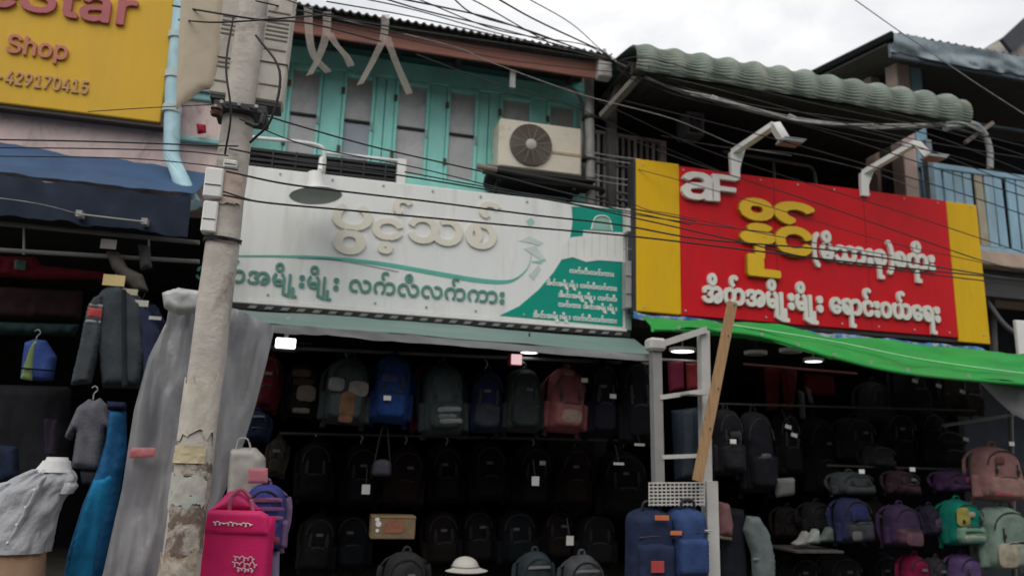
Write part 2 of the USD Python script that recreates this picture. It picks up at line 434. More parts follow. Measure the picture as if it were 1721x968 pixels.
def letters_on(thing, text, x0, x1, base, xheight, y, depth, mat, bold=0.0, parent=None, name='letter', halo=None):
    """Raised Burmese letters on an upright sign face at y, reading from x0 to x1."""
    gs = burmese(text)
    lo, hi = min(g.bounds[0] for g in gs), max(g.bounds[2] for g in gs)
    sx, sz = (x1 - x0) / (hi - lo), xheight / 164.0
    for k, g in enumerate(gs):
        lift = 0.0016 * (k % 2)
        g = affinity.affine_transform(g, [sx, 0, 0, sz, x0 - lo * sx, base])
        if bold:
            g = g.buffer(bold).simplify(bold * 0.12)
        p = thing.part(name, prism(g, y - depth - lift, y - 0.0004), mat, parent=parent)
        if halo:
            thing.part('letter_rim', prism(g.buffer(halo[0]).simplify(0.003), y - depth * 0.6, y - 0.0005), halo[1], parent=p)


def glyph_in(ch, px, y):
    """One character stretched into the pixel rectangle (x0, y0, x1, y1) of the plane y."""
    g = glyph(ch)
    b = g.bounds
    x0, x1 = at(px[0], (px[1] + px[3]) / 2, y)[0], at(px[2], (px[1] + px[3]) / 2, y)[0]
    z1, z0 = at((px[0] + px[2]) / 2, px[1], y)[2], at((px[0] + px[2]) / 2, px[3], y)[2]
    sx, sz = (x1 - x0) / (b[2] - b[0]), (z1 - z0) / (b[3] - b[1])
    return affinity.affine_transform(g, [sx, 0, 0, sz, x0 - b[0] * sx, z0 - b[1] * sz])


def latin(thing, text, x0, x1, z0, height, y, depth, mat, parent=None):
    """Raised Latin lettering, one part for each character."""
    total = meshkit.text_mesh(text, height, depth, True).bounds
    s = (x1 - x0) / (total[1][0] - total[0][0])
    for i, ch in enumerate(text):
        if ch == ' ':
            continue
        m = meshkit.text_mesh(ch, height, depth, True)
        pre = meshkit.text_mesh(text[:i + 1], height, depth, True).bounds
        v = m.vertices.copy()
        v[:, 0] += pre[1][0] - m.bounds[1][0] - total[0][0]
        m.vertices = np.column_stack([x0 + v[:, 0] * s, y - v[:, 2], z0 + v[:, 1]])
        m.fix_normals()
        thing.part('letter', m, mat, parent=parent)

# ---------------------------------------------------------------- looks used in several places
WHITE = look('white_paint', (0.72, 0.72, 0.70), rough=0.5, var=0.05, bump=0.1, stain=(0.35, 0.33, 0.3), samt=(0.58, 0.85))
GREY_METAL = look('grey_metal', (0.34, 0.34, 0.34), rough=0.5, var=0.15, stain=(0.16, 0.11, 0.08), samt=(0.55, 0.75))
DARK_METAL = look('dark_metal', (0.025, 0.025, 0.028), rough=0.6)
BLACK = look('black_plastic', (0.012, 0.012, 0.014), rough=0.55)
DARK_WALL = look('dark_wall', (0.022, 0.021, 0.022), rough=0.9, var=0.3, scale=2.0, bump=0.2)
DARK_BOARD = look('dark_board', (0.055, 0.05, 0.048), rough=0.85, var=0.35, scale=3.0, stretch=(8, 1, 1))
CONCRETE = look('concrete', (0.36, 0.33, 0.29), rough=0.9, var=0.14, scale=4.0, bump=0.5, bscale=40, stain=(0.13, 0.11, 0.095), sscale=2.5, samt=(0.5, 0.72))
TEAL = look('teal_paint', (0.32, 0.77, 0.69), rough=0.6, var=0.14, scale=5.0, bump=0.15, stain=(0.38, 0.65, 0.59), sscale=6, samt=(0.5, 0.75), stretch=(1, 1, 0.35))
CABLE = look('cable_rubber', (0.016, 0.016, 0.017), rough=0.6)
GREY_CABLE = look('weathered_cable', (0.30, 0.29, 0.28), rough=0.8, var=0.3, scale=15)
TAG = look('paper_tag', (0.75, 0.74, 0.72), rough=0.8, var=0.04)

# ---------------------------------------------------------------- ground
single('road', box(-60, 60, -14.5, -3.4, -0.3, 0.0), look('asphalt', (0.05, 0.05, 0.052), rough=0.9, var=0.2, scale=3, bump=0.6, bscale=90), 'dark asphalt street in front of the shops', 'road', kind='structure')
# the row across the street, behind the camera: it stands between the shops and the low sky
for k, (x0, x1, h_, c_) in enumerate(((-22, -13.2, 7.2, (0.30, 0.27, 0.23)), (-13, -6.2, 7.8, (0.16, 0.2, 0.2)), (-6, 1.8, 7.4, (0.28, 0.22, 0.18)), (2, 8.8, 8.0, (0.2, 0.2, 0.19)), (9, 17.8, 7.2, (0.26, 0.24, 0.2)), (18, 28, 7.6, (0.22, 0.2, 0.2)))):
    s = Thing('opposite_shophouse', 'shophouse across the street behind the camera, number %s from the left' % ('one', 'two', 'three', 'four', 'five', 'six')[k], 'shophouse', 'shophouses across the street')
    s.part('wall', box(x0, x1, -23, -15.5, 0, h_), look('opposite_wall_%d' % k, c_, rough=0.9, var=0.15, stain=(0.12, 0.11, 0.1)))
    s.part('roof', box(x0 - 0.09, x1 + 0.09, -23.2, -14.6, h_ + 0.003, h_ + 0.14), look('old_roof', (0.09, 0.08, 0.075), var=0.3))
    s.part('shop_front', box(x0 + 0.4, x1 - 0.4, -15.52, -15.45, 0.05, 2.7), look('shop_gloom', (0.02, 0.02, 0.02)))
    s.part('awning', box(x0 + 0.2, x1 - 0.2, -15.497, -14.3, 2.8, 2.86), look('opposite_awning_%d' % k, ((0.1, 0.16, 0.25), (0.1, 0.25, 0.15), (0.25, 0.08, 0.06))[k % 3]))
    for j in range(3):
        xw = x0 + (x1 - x0) * (j + 0.5) / 3
        s.part('window', box(xw - 0.7, xw + 0.7, -15.53, -15.46, 3.9, 5.4), look('opposite_glass', (0.05, 0.06, 0.065), rough=0.2))
    s.done()

single('ground', box(-600, 600, -600, 600, -0.8, -0.31), look('earth', (0.10, 0.09, 0.075), rough=0.95, var=0.2, scale=0.5), 'bare ground under the whole street', 'ground', kind='structure')
pv = Thing('pavement', 'grey concrete pavement in front of the shops', 'pavement', kind='structure')
pv.part('paving', box(-60, 60, -3.25, 6.0, -0.3, 0.12), look('dirty_paving', (0.15, 0.14, 0.125), rough=0.9, var=0.2, bump=0.4))
pv.part('kerb', box(-60, 60, -3.4, -3.253, -0.3, 0.14, 0.02), look('kerb_concrete', (0.3, 0.29, 0.27), bump=0.4))
pv.done()

# ---------------------------------------------------------------- pink shophouse at the left
PINK = look('pink_plaster', (0.60, 0.47, 0.45), rough=0.9, var=0.1, bump=0.3, bscale=30, stain=(0.20, 0.16, 0.15), sscale=2.6, samt=(0.52, 0.74), stretch=(1.3, 1, 0.7))
b = Thing('pink_shophouse', 'pink plastered shophouse with streaked wall below the yellow sign', 'shophouse')
b.part('wall', box(-7, -0.93, -0.46, -0.1, 3.5, 7.2), PINK)
b.part('roof', box(-7.2, -0.93, -0.7, 5, 7.2, 7.35), look('old_roof', (0.09, 0.08, 0.075), var=0.3))
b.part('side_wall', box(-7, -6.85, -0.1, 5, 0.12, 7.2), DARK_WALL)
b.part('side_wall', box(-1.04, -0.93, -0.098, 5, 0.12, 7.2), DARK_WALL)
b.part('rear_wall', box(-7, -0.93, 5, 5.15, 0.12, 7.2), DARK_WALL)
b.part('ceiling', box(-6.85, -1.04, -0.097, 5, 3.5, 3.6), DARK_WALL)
w = b.part('window', box(-1.33, -1.02, -0.49, -0.462, 4.45, 5.35, 0.01), look('pale_teal_paint', (0.22, 0.42, 0.42), var=0.2, bump=0.2))
for k in range(9):
    z = 4.52 + k * 0.088
    b.part('louvre', box(-1.30, -1.05, -0.52, -0.494, z, z + 0.06, 0.006), look('louvre_glass', (0.25, 0.33, 0.34), rough=0.25), parent=w)
b.part('ledge', box(-1.34, -0.95, -0.52, -0.463, 4.05, 4.10, 0.01), look('pale_teal_paint', (0, 0, 0)))
b.done()

# yellow sign of the left shop
YEL = look('yellow_board', (0.62, 0.375, 0.035), rough=0.6, var=0.05, scale=2.0, bump=0.03, spec=0.2, stain=(0.5, 0.32, 0.06), sscale=1.6, samt=(0.5, 0.85), stretch=(2, 1, 0.4))
MAROON = look('maroon_letter', (0.36, 0.075, 0.085), rough=0.5, var=0.12)
MAUVE = look('mauve_letter', (0.44, 0.24, 0.11), rough=0.5, var=0.1)
s = Thing('yellow_shop_sign', 'large yellow sign board with raised maroon English letters on pink shophouse', 'sign')
s.part('panel', box(-4.2, -1.45, -0.6, -0.52, 4.15, 5.95, 0.01), YEL)
s.part('frame', join(box(-4.2, -1.45, -0.58, -0.48, 4.118, 4.147), box(-1.447, -1.425, -0.59, -0.48, 4.118, 5.95)), look('sign_edge', (0.05, 0.04, 0.035)))
ys = -0.6
a0 = at(30, 22, ys); a1 = at(228, 44, ys)
latin(s, 'eStar', at(-32, 15, ys)[0], a1[0], at(130, 32, ys)[2], 0.30, ys, 0.03, MAROON)
latin(s, 'Shop', at(14, 70, ys)[0], at(116, 88, ys)[0], at(65, 96, ys)[2], 0.155, ys, 0.022, look('rose_letter', (0.42, 0.14, 0.085), rough=0.5))
latin(s, '-429170415', at(-4, 130, ys)[0], at(149, 150, ys)[0], at(75, 150, ys)[2], 0.11, ys, 0.015, MAUVE)
s.done()

# pipes and things in the gap between yellow sign and pole
LBLUE = look('pale_blue_paint', (0.36, 0.55, 0.62), rough=0.5, var=0.12, bump=0.1, stain=(0.2, 0.28, 0.3), samt=(0.55, 0.75))
s = Thing('drainpipe', 'pale blue drainpipe down the wall beside the yellow sign, kinked at the awning', 'pipe')
yy = -0.62
pth = [at(312, -60, yy), at(300, 60, yy), at(291, 150, yy), at(288, 262, yy), at(303, 300, yy - 0.15), at(324, 345, yy - 0.25)]
s.part('pipe', tube(pth, 0.066, 14), LBLUE, smooth=40)
for (px_, py_) in ((299, 62), (293, 128), (289, 185)):
    q = at(px_, py_, yy)
    s.part('collar', tube([q + [0, 0, -0.03], q + [0, 0, 0.03]], 0.078, 14), look('collar_grey', (0.42, 0.5, 0.5)), smooth=40)
s.done()
single('red_cloth', cloth(xz([(330, 208), (346, 210), (347, 224), (332, 226)], -0.55), -0.55, 0.03, 0.03, 0.01), fabric('red_rag', (0.4, 0.03, 0.06)), 'small red rag on the ledge just left of the concrete pole', 'cloth', smooth=60)

# navy awning
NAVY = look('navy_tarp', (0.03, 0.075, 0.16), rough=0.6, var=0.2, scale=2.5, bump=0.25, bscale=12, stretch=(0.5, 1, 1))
s = Thing('navy_awning', 'dark navy awning sagging over the left clothes shop', 'awning')
bt = [at(-150, 226, -0.5), at(0, 243, -0.5), at(170, 266, -0.5), at(350, 292, -0.5)]
ft = [at(-170, 268, -1.25), at(0, 289, -1.25), at(160, 310, -1.25), at(322, 331, -1.25)]
def seg(pts, u):
    k = min(int(u * (len(pts) - 1)), len(pts) - 2); t = u * (len(pts) - 1) - k
    return np.array(pts[k]) * (1 - t) + np.array(pts[k + 1]) * t
def sheet_fn(A, B, sag=0.0, wav=0.0, f=6.0, seed=0):
    def fn(u, v):
        p = seg(A, u) * (1 - v) + seg(B, u) * v
        p[2] -= sag * math.sin(math.pi * v)
        n = meshkit.fbm(np.array([[u * f, v * 2.0, seed]]), 3, seed)[0] - 0.5
        return p + np.array([0, -wav * n, wav * n])
    return fn
s.part('canopy', grid(sheet_fn(bt, ft, 0.03, 0.04, 9, 3), 40, 8, 0.006), NAVY, smooth=60)
vb = [p + np.array([0, 0.04, -0.30]) for p in ft]
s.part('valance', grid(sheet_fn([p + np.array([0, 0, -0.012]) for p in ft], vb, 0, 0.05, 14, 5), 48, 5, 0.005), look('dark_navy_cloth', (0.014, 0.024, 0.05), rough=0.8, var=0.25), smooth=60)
s.part('front_rail', tube([p + np.array([0, 0.03, -0.03]) for p in ft], 0.014), GREY_METAL)
s.done()
s = Thing('clothes_rack', 'grey pipe frame under the navy awning holding the clothes', 'rack')
for (p, q) in (((-40, 372), (335, 408)), ((-40, 418), (335, 440))):
    s.part('rail', tube([at(*p, -1.0), at(*q, -1.0)], 0.018), look('dull_pipe', (0.16, 0.155, 0.15), rough=0.5))
for x_ in (40, 250):
    s.part('hook', tube([at(x_, 380 + x_ * 0.09, -1.0), at(x_, 425 + x_ * 0.07, -1.0)], 0.008), GREY_METAL)
s.done()
s = Thing('tube_lamp', 'unlit pale tube lamp under the navy awning', 'lamp')
q0, q1 = at(132, 360, -1.3), at(242, 373, -1.3)
s.part('tube', tube([q0, q1], 0.006, 10), look('old_tube', (0.30, 0.285, 0.255), rough=0.4), smooth=40)
s.part('bracket', box(q0[0] - 0.02, q0[0] + 0.02, -1.3, -1.22, q0[2] - 0.015, q0[2] + 0.03), GREY_METAL)
s.part('bracket', box(q1[0] - 0.02, q1[0] + 0.02, -1.3, -1.22, q1[2] - 0.015, q1[2] + 0.03), GREY_METAL)
s.done()

# ---------------------------------------------------------------- teal shophouse in the middle
b = Thing('teal_shophouse', 'turquoise wooden upper storey with tall windows under a red brown eave', 'shophouse')
Y0 = 0.08
panes = [(-0.465, -0.215), (0.05, 0.30), (0.565, 0.845), (1.09, 1.35), (1.64, 1.93), (2.155, 2.42)]
GLASS = look('dusty_pane', (0.46, 0.46, 0.465), rough=0.22, var=0.2, scale=2.5, spec=0.5, stain=(0.30, 0.30, 0.31), sscale=2.2)
b.part('wall', box(-0.92, 2.62, Y0 + 0.06, Y0 + 0.2, 3.0, 5.5), look('teal_backing', (0.16, 0.55, 0.48), var=0.15))
b.part('top_rail', box(-0.92, 2.62, Y0 - 0.012, Y0 + 0.058, 5.205, 5.40, 0.008), TEAL)
b.part('sill', box(-0.92, 2.62, Y0 - 0.03, Y0 + 0.058, 3.9, 4.16, 0.008), TEAL)
edges = [-0.92] + [e for p in panes for e in p] + [2.62]
for k in range(0, len(edges), 2):
    x0, x1 = edges[k] + (0.035 if k else 0), edges[k + 1] - (0.035 if k < len(edges) - 2 else 0)
    if k in (4, 8):
        m_ = (x0 + x1) / 2
        b.part('pillar', box(x0, m_ - 0.004, Y0, Y0 + 0.058, 4.16, 5.203, 0.006), TEAL)
        b.part('pillar', box(m_ + 0.004, x1, Y0 + 0.004, Y0 + 0.058, 4.16, 5.203, 0.006), TEAL)
    else:
        b.part('pillar', box(x0, x1, Y0, Y0 + 0.058, 4.16, 5.203, 0.006), TEAL)
for i, (x0, x1) in enumerate(panes):
    fr = join(box(x0 - 0.032, x0, Y0 - 0.022, Y0 + 0.056, 4.163, 5.20, 0.006), box(x1, x1 + 0.032, Y0 - 0.022, Y0 + 0.056, 4.163, 5.20, 0.006),
              box(x0, x1, Y0 - 0.020, Y0 + 0.054, 5.155, 5.20, 0.006), box(x0, x1, Y0 - 0.020, Y0 + 0.054, 4.163, 4.20, 0.006))
    p = b.part('window', fr, TEAL)
    b.part('pane', box(x0, x1, Y0 + 0.022, Y0 + 0.034, 4.705, 5.155), GLASS, parent=p)
    b.part('pane', box(x0, x1, Y0 + 0.018, Y0 + 0.030, 4.20, 4.682), look('bluish_pane', (0.32, 0.35, 0.41), rough=0.3, var=0.2, scale=2) if i == 1 else GLASS, parent=p)
    for zz in (4.34, 4.95):
        b.part('hinge', box(x0 - 0.05, x0 - 0.015, Y0 - 0.032, Y0 - 0.0225, zz, zz + 0.07, 0.002), look('rusty_hinge', (0.10, 0.06, 0.045)), parent=p)
    b.part('handle', box(x1 + 0.005, x1 + 0.022, Y0 - 0.045, Y0 - 0.0225, 4.6, 4.68, 0.003), GREY_METAL, parent=p)
    b.part('mid_rail', box(x0, x1, Y0 - 0.008, Y0 + 0.04, 4.682, 4.705, 0.003), DARK_METAL, parent=p)
FASC = look('red_brown_board', (0.30, 0.13, 0.10), rough=0.8, var=0.16, scale=3, stretch=(0.6, 1, 5), bump=0.2, stain=(0.2, 0.1, 0.08), samt=(0.5, 0.7))
b.part('fascia', box(-0.95, 2.50, -0.52, -0.49, 5.215, 5.385, 0.004), FASC)
def roof_fn(x0, x1, y0, z0, y1, z1, pitch=0.075, amp=0.014):
    def fn(u, v):
        x = x0 + (x1 - x0) * u
        return np.array([x, y0 + (y1 - y0) * v, z0 + (z1 - z0) * v + amp * math.sin(2 * math.pi * x / pitch)])
    return fn
b.part('roof', grid(roof_fn(-1.0, 2.56, -0.66, 5.425, 4.5, 7.0), 330, 3, 0.012), look('rusted_roof', (0.06, 0.05, 0.048), var=0.4, scale=4, rough=0.7))
b.part('roof_batten', box(-0.97, 2.53, -0.60, -0.54, 5.388, 5.408, 0.004), DARK_BOARD)
b.part('soffit', box(-0.92, 2.5, -0.486, 0.36, 5.503, 5.52), DARK_BOARD)
for x_ in np.linspace(-0.7, 2.35, 6):
    b.part('rafter', box(x_ - 0.03, x_ + 0.03, -0.486, 0.079, 5.42, 5.497), DARK_BOARD)
b.part('hanger', box(1.585, 1.64, -0.45, -0.41, 5.02, 5.212, 0.004), GREY_METAL)
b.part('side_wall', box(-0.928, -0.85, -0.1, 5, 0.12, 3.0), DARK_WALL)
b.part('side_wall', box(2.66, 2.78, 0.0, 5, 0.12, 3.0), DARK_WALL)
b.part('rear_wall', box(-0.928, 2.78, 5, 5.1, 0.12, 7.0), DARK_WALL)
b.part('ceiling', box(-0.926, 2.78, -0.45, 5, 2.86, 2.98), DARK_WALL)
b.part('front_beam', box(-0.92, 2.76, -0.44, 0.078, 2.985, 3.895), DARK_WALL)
b.done()

# balcony rail behind the white sign
s = Thing('balcony_railing', 'white framed balcony railing with black slats above the white sign', 'railing')
yr = -0.35
A, B, Cc = at(432, 232, yr), at(528, 243, yr), at(545, 262, yr)
s.part('top_rail', tube(curve([A - [0.06, 0, -0.01], A, B, Cc, Cc - [0, 0, 0.3]], 6), 0.017, 10), WHITE, smooth=40)
A2 = at(548, 257, yr); B2 = at(680, 272, yr)
s.part('top_rail', tube([A2, B2], 0.016, 10), WHITE, smooth=40)
s.part('post', box(B2[0] - 0.065, B2[0] + 0.02, yr - 0.02, yr + 0.06, 3.75, B2[2] + 0.02, 0.006), WHITE)
zt = A2[2] - 0.03
for k in range(8):
    z = zt - k * 0.047
    s.part('slat', box(-0.9, B2[0] - 0.07, yr + 0.0, yr + 0.03, z - 0.030, z, 0.004), BLACK)
s.part('backing', box(-0.9, B2[0] - 0.07, yr + 0.05, yr + 0.07, 3.6, zt), look('black_mesh', (0.02, 0.02, 0.026), rough=0.4))
for k in range(6):
    x_ = -0.55 + k * 0.2
    s.part('upright', box(x_, x_ + 0.012, yr - 0.012, yr - 0.002, zt - 0.34, zt), DARK_METAL)
s.done()

# air conditioner on its shelf
s = Thing('air_conditioner', 'cream outdoor air conditioner unit with round fan grille on a dark shelf', 'air conditioner')
x0, x1, z0, z1 = 1.53, 2.385, 4.255, 4.765
CREAM = look('cream_enamel', (0.66, 0.61, 0.50), rough=0.45, var=0.05, stain=(0.42, 0.25, 0.12), sscale=2.3, samt=(0.58, 0.75), stretch=(1, 1, 2.5))
s.part('casing', box(x0, x1, -0.3, 0.02, z0, z1, 0.02), CREAM)
fc = at(892, 244, -0.305); R_ = 0.215
s.part('fan_recess', lathe([(0.0001, 0), (R_, 0), (R_, 0.012), (0.0001, 0.012)], (fc[0], -0.300, fc[2]), 40, 'y'), look('fan_dark', (0.05, 0.042, 0.035), rough=0.6), smooth=40)
for k in range(9):
    r_ = 0.055 + k * 0.0195
    th = np.linspace(0, 2 * math.pi, 37)
    s.part('grille_ring', tube([(fc[0] + r_ * math.cos(t), -0.322, fc[2] + r_ * math.sin(t)) for t in th], 0.0042, 5), look('grille_wire', (0.24, 0.21, 0.17), rough=0.5))
for k in range(12):
    t = k * math.pi / 6 + 0.2
    s.part('grille_spoke', tube([(fc[0] + 0.05 * math.cos(t), -0.326, fc[2] + 0.05 * math.sin(t)), (fc[0] + R_ * math.cos(t), -0.314, fc[2] + R_ * math.sin(t))], 0.004, 5), look('grille_wire', (0, 0, 0)))
s.part('fan_hub', lathe([(0.0001, 0), (0.052, 0), (0.056, 0.012), (0.04, 0.022), (0.0001, 0.024)], (fc[0], -0.315, fc[2]), 24, 'y'), look('hub_grey', (0.42, 0.40, 0.36)), smooth=40)
s.part('trim_strip', box(fc[0] + 0.2, x1 - 0.015, -0.306, -0.298, fc[2] - 0.06, fc[2] - 0.03, 0.002), look('tan_strip', (0.42, 0.32, 0.2)))
s.part('side_grille', box(x1 - 0.003, x1 + 0.004, -0.22, -0.05, z0 + 0.1, z1 - 0.1), CREAM)
s.done()
s = Thing('ac_shelf', 'dark weathered plank shelf with pipe bundle under the air conditioner', 'shelf')
q = at(815, 292, -0.4); q2 = at(1000, 312, -0.4)
for k, (dz, y0_) in enumerate(((0, -0.42), (-0.055, -0.36), (-0.03, -0.18), (-0.02, 0.0))):
    s.part('plank', box(q[0] + 0.03 * k, q2[0] - 0.03 * k, y0_, y0_ + 0.15, 4.165 + dz, 4.215 + dz, 0.006), look('charred_plank', (0.03, 0.026, 0.022), rough=0.9, var=0.4, scale=8, stretch=(0.5, 1, 4), bump=0.4))
s.part('pipe', tube(curve([(q[0] - 0.05, -0.46, 4.16), (q[0] + 0.4, -0.47, 4.13), (q2[0], -0.45, 4.09), (q2[0] + 0.1, -0.3, 4.1)], 6), 0.025), BLACK, smooth=50)
s.part('pipe_end', tube([(q[0] - 0.09, -0.46, 4.165), (q[0] + 0.1, -0.465, 4.15)], 0.03, 10), look('pipe_lagging', (0.2, 0.17, 0.14)), smooth=50)
for x_ in (q[0] + 0.15, q2[0] - 0.2):
    s.part('bracket', bar((x_, -0.35, 4.10), (x_, 0.06, 3.9), 0.035), DARK_METAL)
s.done()
s = Thing('downpipe', 'grey rain downpipe at the right corner of the turquoise house', 'pipe')
yd = -0.25
s.part('pipe', tube([at(990, 128, yd), at(993, 345, yd)], 0.05, 14), look('grey_pvc', (0.30, 0.29, 0.28), rough=0.6, var=0.15, stain=(0.15, 0.14, 0.13)), smooth=40)
q = at(990, 128, yd)
s.part('hopper', box(q[0] - 0.07, q[0] + 0.07, yd - 0.07, yd + 0.07, q[2], q[2] + 0.12, 0.015), GREY_METAL)
for z in (4.9, 4.45):
    s.part('clip', box(q[0] - 0.055, q[0] + 0.065, yd - 0.056, yd + 0.06, z, z + 0.03), DARK_METAL)
s.done()
s = Thing('conduit', 'thin bent grey conduit curving down beside the downpipe', 'pipe')
s.part('pipe', tube(curve([at(930, 146, -0.1), at(960, 150, -0.1), at(975, 166, -0.1), at(978, 200, -0.1), at(980, 300, -0.1)], 7), 0.022, 8), look('grey_pvc', (0, 0, 0)), smooth=50)
s.done()
single('corner_bracket', join(box(2.44, 2.58, -0.62, -0.5, 5.2, 5.43, 0.01), bar((2.5, -0.6, 5.43), (2.5, -0.6, 5.5), 0.03)), look('pale_bracket', (0.45, 0.43, 0.41), stain=(0.2, 0.18, 0.16)), 'pale cable bracket at the right end of the red brown fascia', 'bracket')

# ---------------------------------------------------------------- white sign
SW = look('white_board', (0.74, 0.75, 0.74), rough=0.45, var=0.02, scale=1.5, bump=0.02, stain=(0.56, 0.545, 0.51), sscale=1.6, samt=(0.5, 0.78), stretch=(4, 1, 0.5))
SG = look('sign_green', (0.004, 0.27, 0.20), rough=0.6, var=0.06, scale=2, spec=0.2)
s = Thing('white_shop_sign', 'long white sign board with cream and green Burmese letters and green corner', 'sign')
ws = -0.6
s.part('panel', box(-0.86, 2.735, ws, ws + 0.1, 2.70, 3.865, 0.008), SW)
s.part('end_strip', box(2.738, 2.785, ws - 0.01, ws + 0.1, 2.69, 3.87, 0.006), look('strip_grey_green', (0.26, 0.36, 0.33)))
for k in range(8):
    for zz in (2.76, 3.82):
        s.part('screw', lathe([(0.0001, 0), (0.011, 0), (0.009, 0.003), (0.0001, 0.004)], (-0.45 + k * 0.44, ws - 0.0055, zz), 10, 'y'), GREY_METAL)
s.part('base_strip', box(-0.88, 2.735, ws - 0.02, ws + 0.09, 2.672, 2.697, 0.004), WHITE)
gp = [(961, 347), (1046, 352), (1046, 549), (840, 530), (872, 515), (905, 487), (930, 458), (948, 430), (958, 400), (962, 375)]
gpoly = Polygon(xz(gp, ws)).intersection(shapely.box(-0.8, 2.703, 2.733, 3.862))
s.part('green_corner', prism(gpoly, ws - 0.005, ws - 0.0005), SG)
logo = Polygon(xz([(948, 412), (960, 400), (980, 398), (980, 388), (1046, 392), (1046, 440), (1005, 437), (985, 440), (962, 432), (944, 436)], ws)).buffer(0.004)
s.part('bag_emblem', prism(logo.intersection(shapely.box(-0.8, 2.703, 2.733, 3.862)), ws - 0.010, ws - 0.0052), WHITE)
s.part('bag_emblem', prism(Polygon(xz([(992, 386), (998, 368), (1012, 365), (1024, 370), (1028, 388)], ws)), ws - 0.009, ws - 0.0052), look('emblem_green', (0.24, 0.45, 0.38)))
s.part('bag_emblem', tube(curve([at(x, y, ws - 0.012) for x, y in ((994, 386), (1000, 367), (1012, 363), (1024, 368), (1029, 388))], 5), 0.008, 6), WHITE, smooth=50)
for k in range(7):
    x_ = 955 + k * 13
    s.part('emblem_line', box(*(lambda q: (q[0] - 0.003, q[0] + 0.003))(at(x_, 420, ws)), ws - 0.0115, ws - 0.0102, at(x_, 432, ws)[2], at(x_, 402 - (k > 2) * 8, ws)[2]), look('emblem_grey', (0.55, 0.57, 0.56)))
up = [(400, 429), (470, 429), (545, 431), (640, 440), (740, 457), (800, 467), (845, 471), (868, 466), (886, 450), (893, 428), (893, 410)]
wd = [2.5, 3.5, 5, 6.5, 7.5, 7.5, 6, 4, 2.5, 1.6, 1.0]
lo = [(x, y + w_) for (x, y), w_ in zip(up, wd)]
cu, cl = curve([(*p, 0) for p in up], 6)[:, :2], curve([(*p, 0) for p in lo], 6)[:, :2]
s.part('swoosh', prism(Polygon(xz(list(cu) + list(cl[::-1]), ws)), ws - 0.004, ws - 0.0005), look('swoosh_green', (0.10, 0.42, 0.34), rough=0.5))
cl2 = curve([(*p, 0) for p in [(500, 433), (560, 436), (620, 446), (670, 456)]], 5)[:, :2]
s.part('swoosh_line', prism(Polygon(xz(list(cl2) + [(x, y + 1.6) for x, y in cl2[::-1]], ws)), ws - 0.004, ws - 0.0005), look('line_grey', (0.3, 0.33, 0.33)))
SAGE = look('sage_letter', (0.10, 0.26, 0.215), rough=0.5)
letters_on(s, 'အိတ်အမျိုးမျိုး လက်လီလက်ကား', at(330, 460, ws)[0], at(847, 505, ws)[0], 2.845, 0.105, ws, 0.012, SAGE, bold=0.0035)
CRM = look('cream_letter', (0.70, 0.67, 0.575), rough=0.45, var=0.04)
big = [('ပ', (560, 347, 624, 386)), ('\u103d', (562, 389, 612, 426)), ('င', (628, 370, 674, 402)), ('\u1037', (637, 409, 658, 425)), ('\u103a', (662, 335, 690, 360)),
       ('သ', (688, 368, 775, 410)), ('စ', (784, 376, 832, 417)), ('\u103a', (806, 342, 838, 366))]
for ch, r4 in big:
    s.part('letter', prism(glyph_in(ch, r4, ws).buffer(0.013).simplify(0.002), ws - 0.018, ws), CRM)
FIG = look('pale_figure', (0.56, 0.63, 0.62), rough=0.5)
for pp in ([(885, 372), (893, 366), (898, 374), (890, 380)], [(872, 405), (890, 398), (912, 408), (905, 413), (892, 408)], [(880, 418), (900, 414), (918, 438), (905, 434)], [(893, 440), (915, 437), (908, 443)], [(890, 462), (905, 446), (908, 452), (896, 470)]):
    s.part('dancer_mark', prism(Polygon(xz(pp, ws)).buffer(0.003), ws - 0.004, ws - 0.0005), look('figure_green', (0.3, 0.5, 0.45)) if pp[0][0] in (885, 893) else FIG)
for (x0_, x1_, yb, t_) in ((957, 1031, 462, 'လက်လီလက်ကား'), (918, 1036, 484, 'အိတ်အမျိုးမျိုး လက်လီလက်ကား'), (938, 1036, 503, 'အိတ်အမျိုးမျိုး လက်လီ'), (938, 1036, 519, 'လက်ကား အိတ်အမျိုးမျိုး'), (895, 1036, 538, 'အိတ်အမျိုးမျိုး လက်လီလက်ကား')):
    xm = (x0_ + x1_) / 2
    letters_on(s, t_, at(x0_, yb, ws)[0], at(x1_, yb, ws)[0], at(xm, yb, ws)[2], 0.034, ws - 0.0055, 0.003, WHITE, bold=0.0022)
s.done()

# floodlight arm over the white sign
s = Thing('sign_floodlight', 'white floodlight with oval grey lens hanging over the white sign', 'lamp')
yl = -0.95
h0 = at(541, 268, -0.45); h1 = at(538, 288, yl); h2 = at(531, 329, yl)
s.part('arm', tube(curve([h0 + [0, 0.1, -0.1], h0, (h0 + h1) / 2 + [0, 0, 0.03], h1], 6), [0.022] * 19, 12), WHITE, smooth=40)
tilt = trimesh.transformations.rotation_matrix(math.radians(-8), [0, 1, 0]) @ trimesh.transformations.rotation_matrix(math.radians(-2), [1, 0, 0])
def lamp_part(profile, n=32):
    m = lathe(profile, (0, 0, 0), n); m.apply_transform(tilt); m.apply_translation(h2); return m
s.part('shade', lamp_part([(0.0001, 0.21), (0.055, 0.20), (0.068, 0.14), (0.075, 0.07), (0.10, 0.035), (0.19, 0.018), (0.213, 0.0), (0.207, -0.004), (0.18, 0.02), (0.0001, 0.06)]), WHITE, smooth=40)
s.part('lens', lamp_part([(0.0001, -0.010), (0.203, -0.006), (0.203, 0.006), (0.0001, 0.01)]), look('lens_grey', (0.15, 0.18, 0.17), rough=0.25), smooth=40)
s.done()

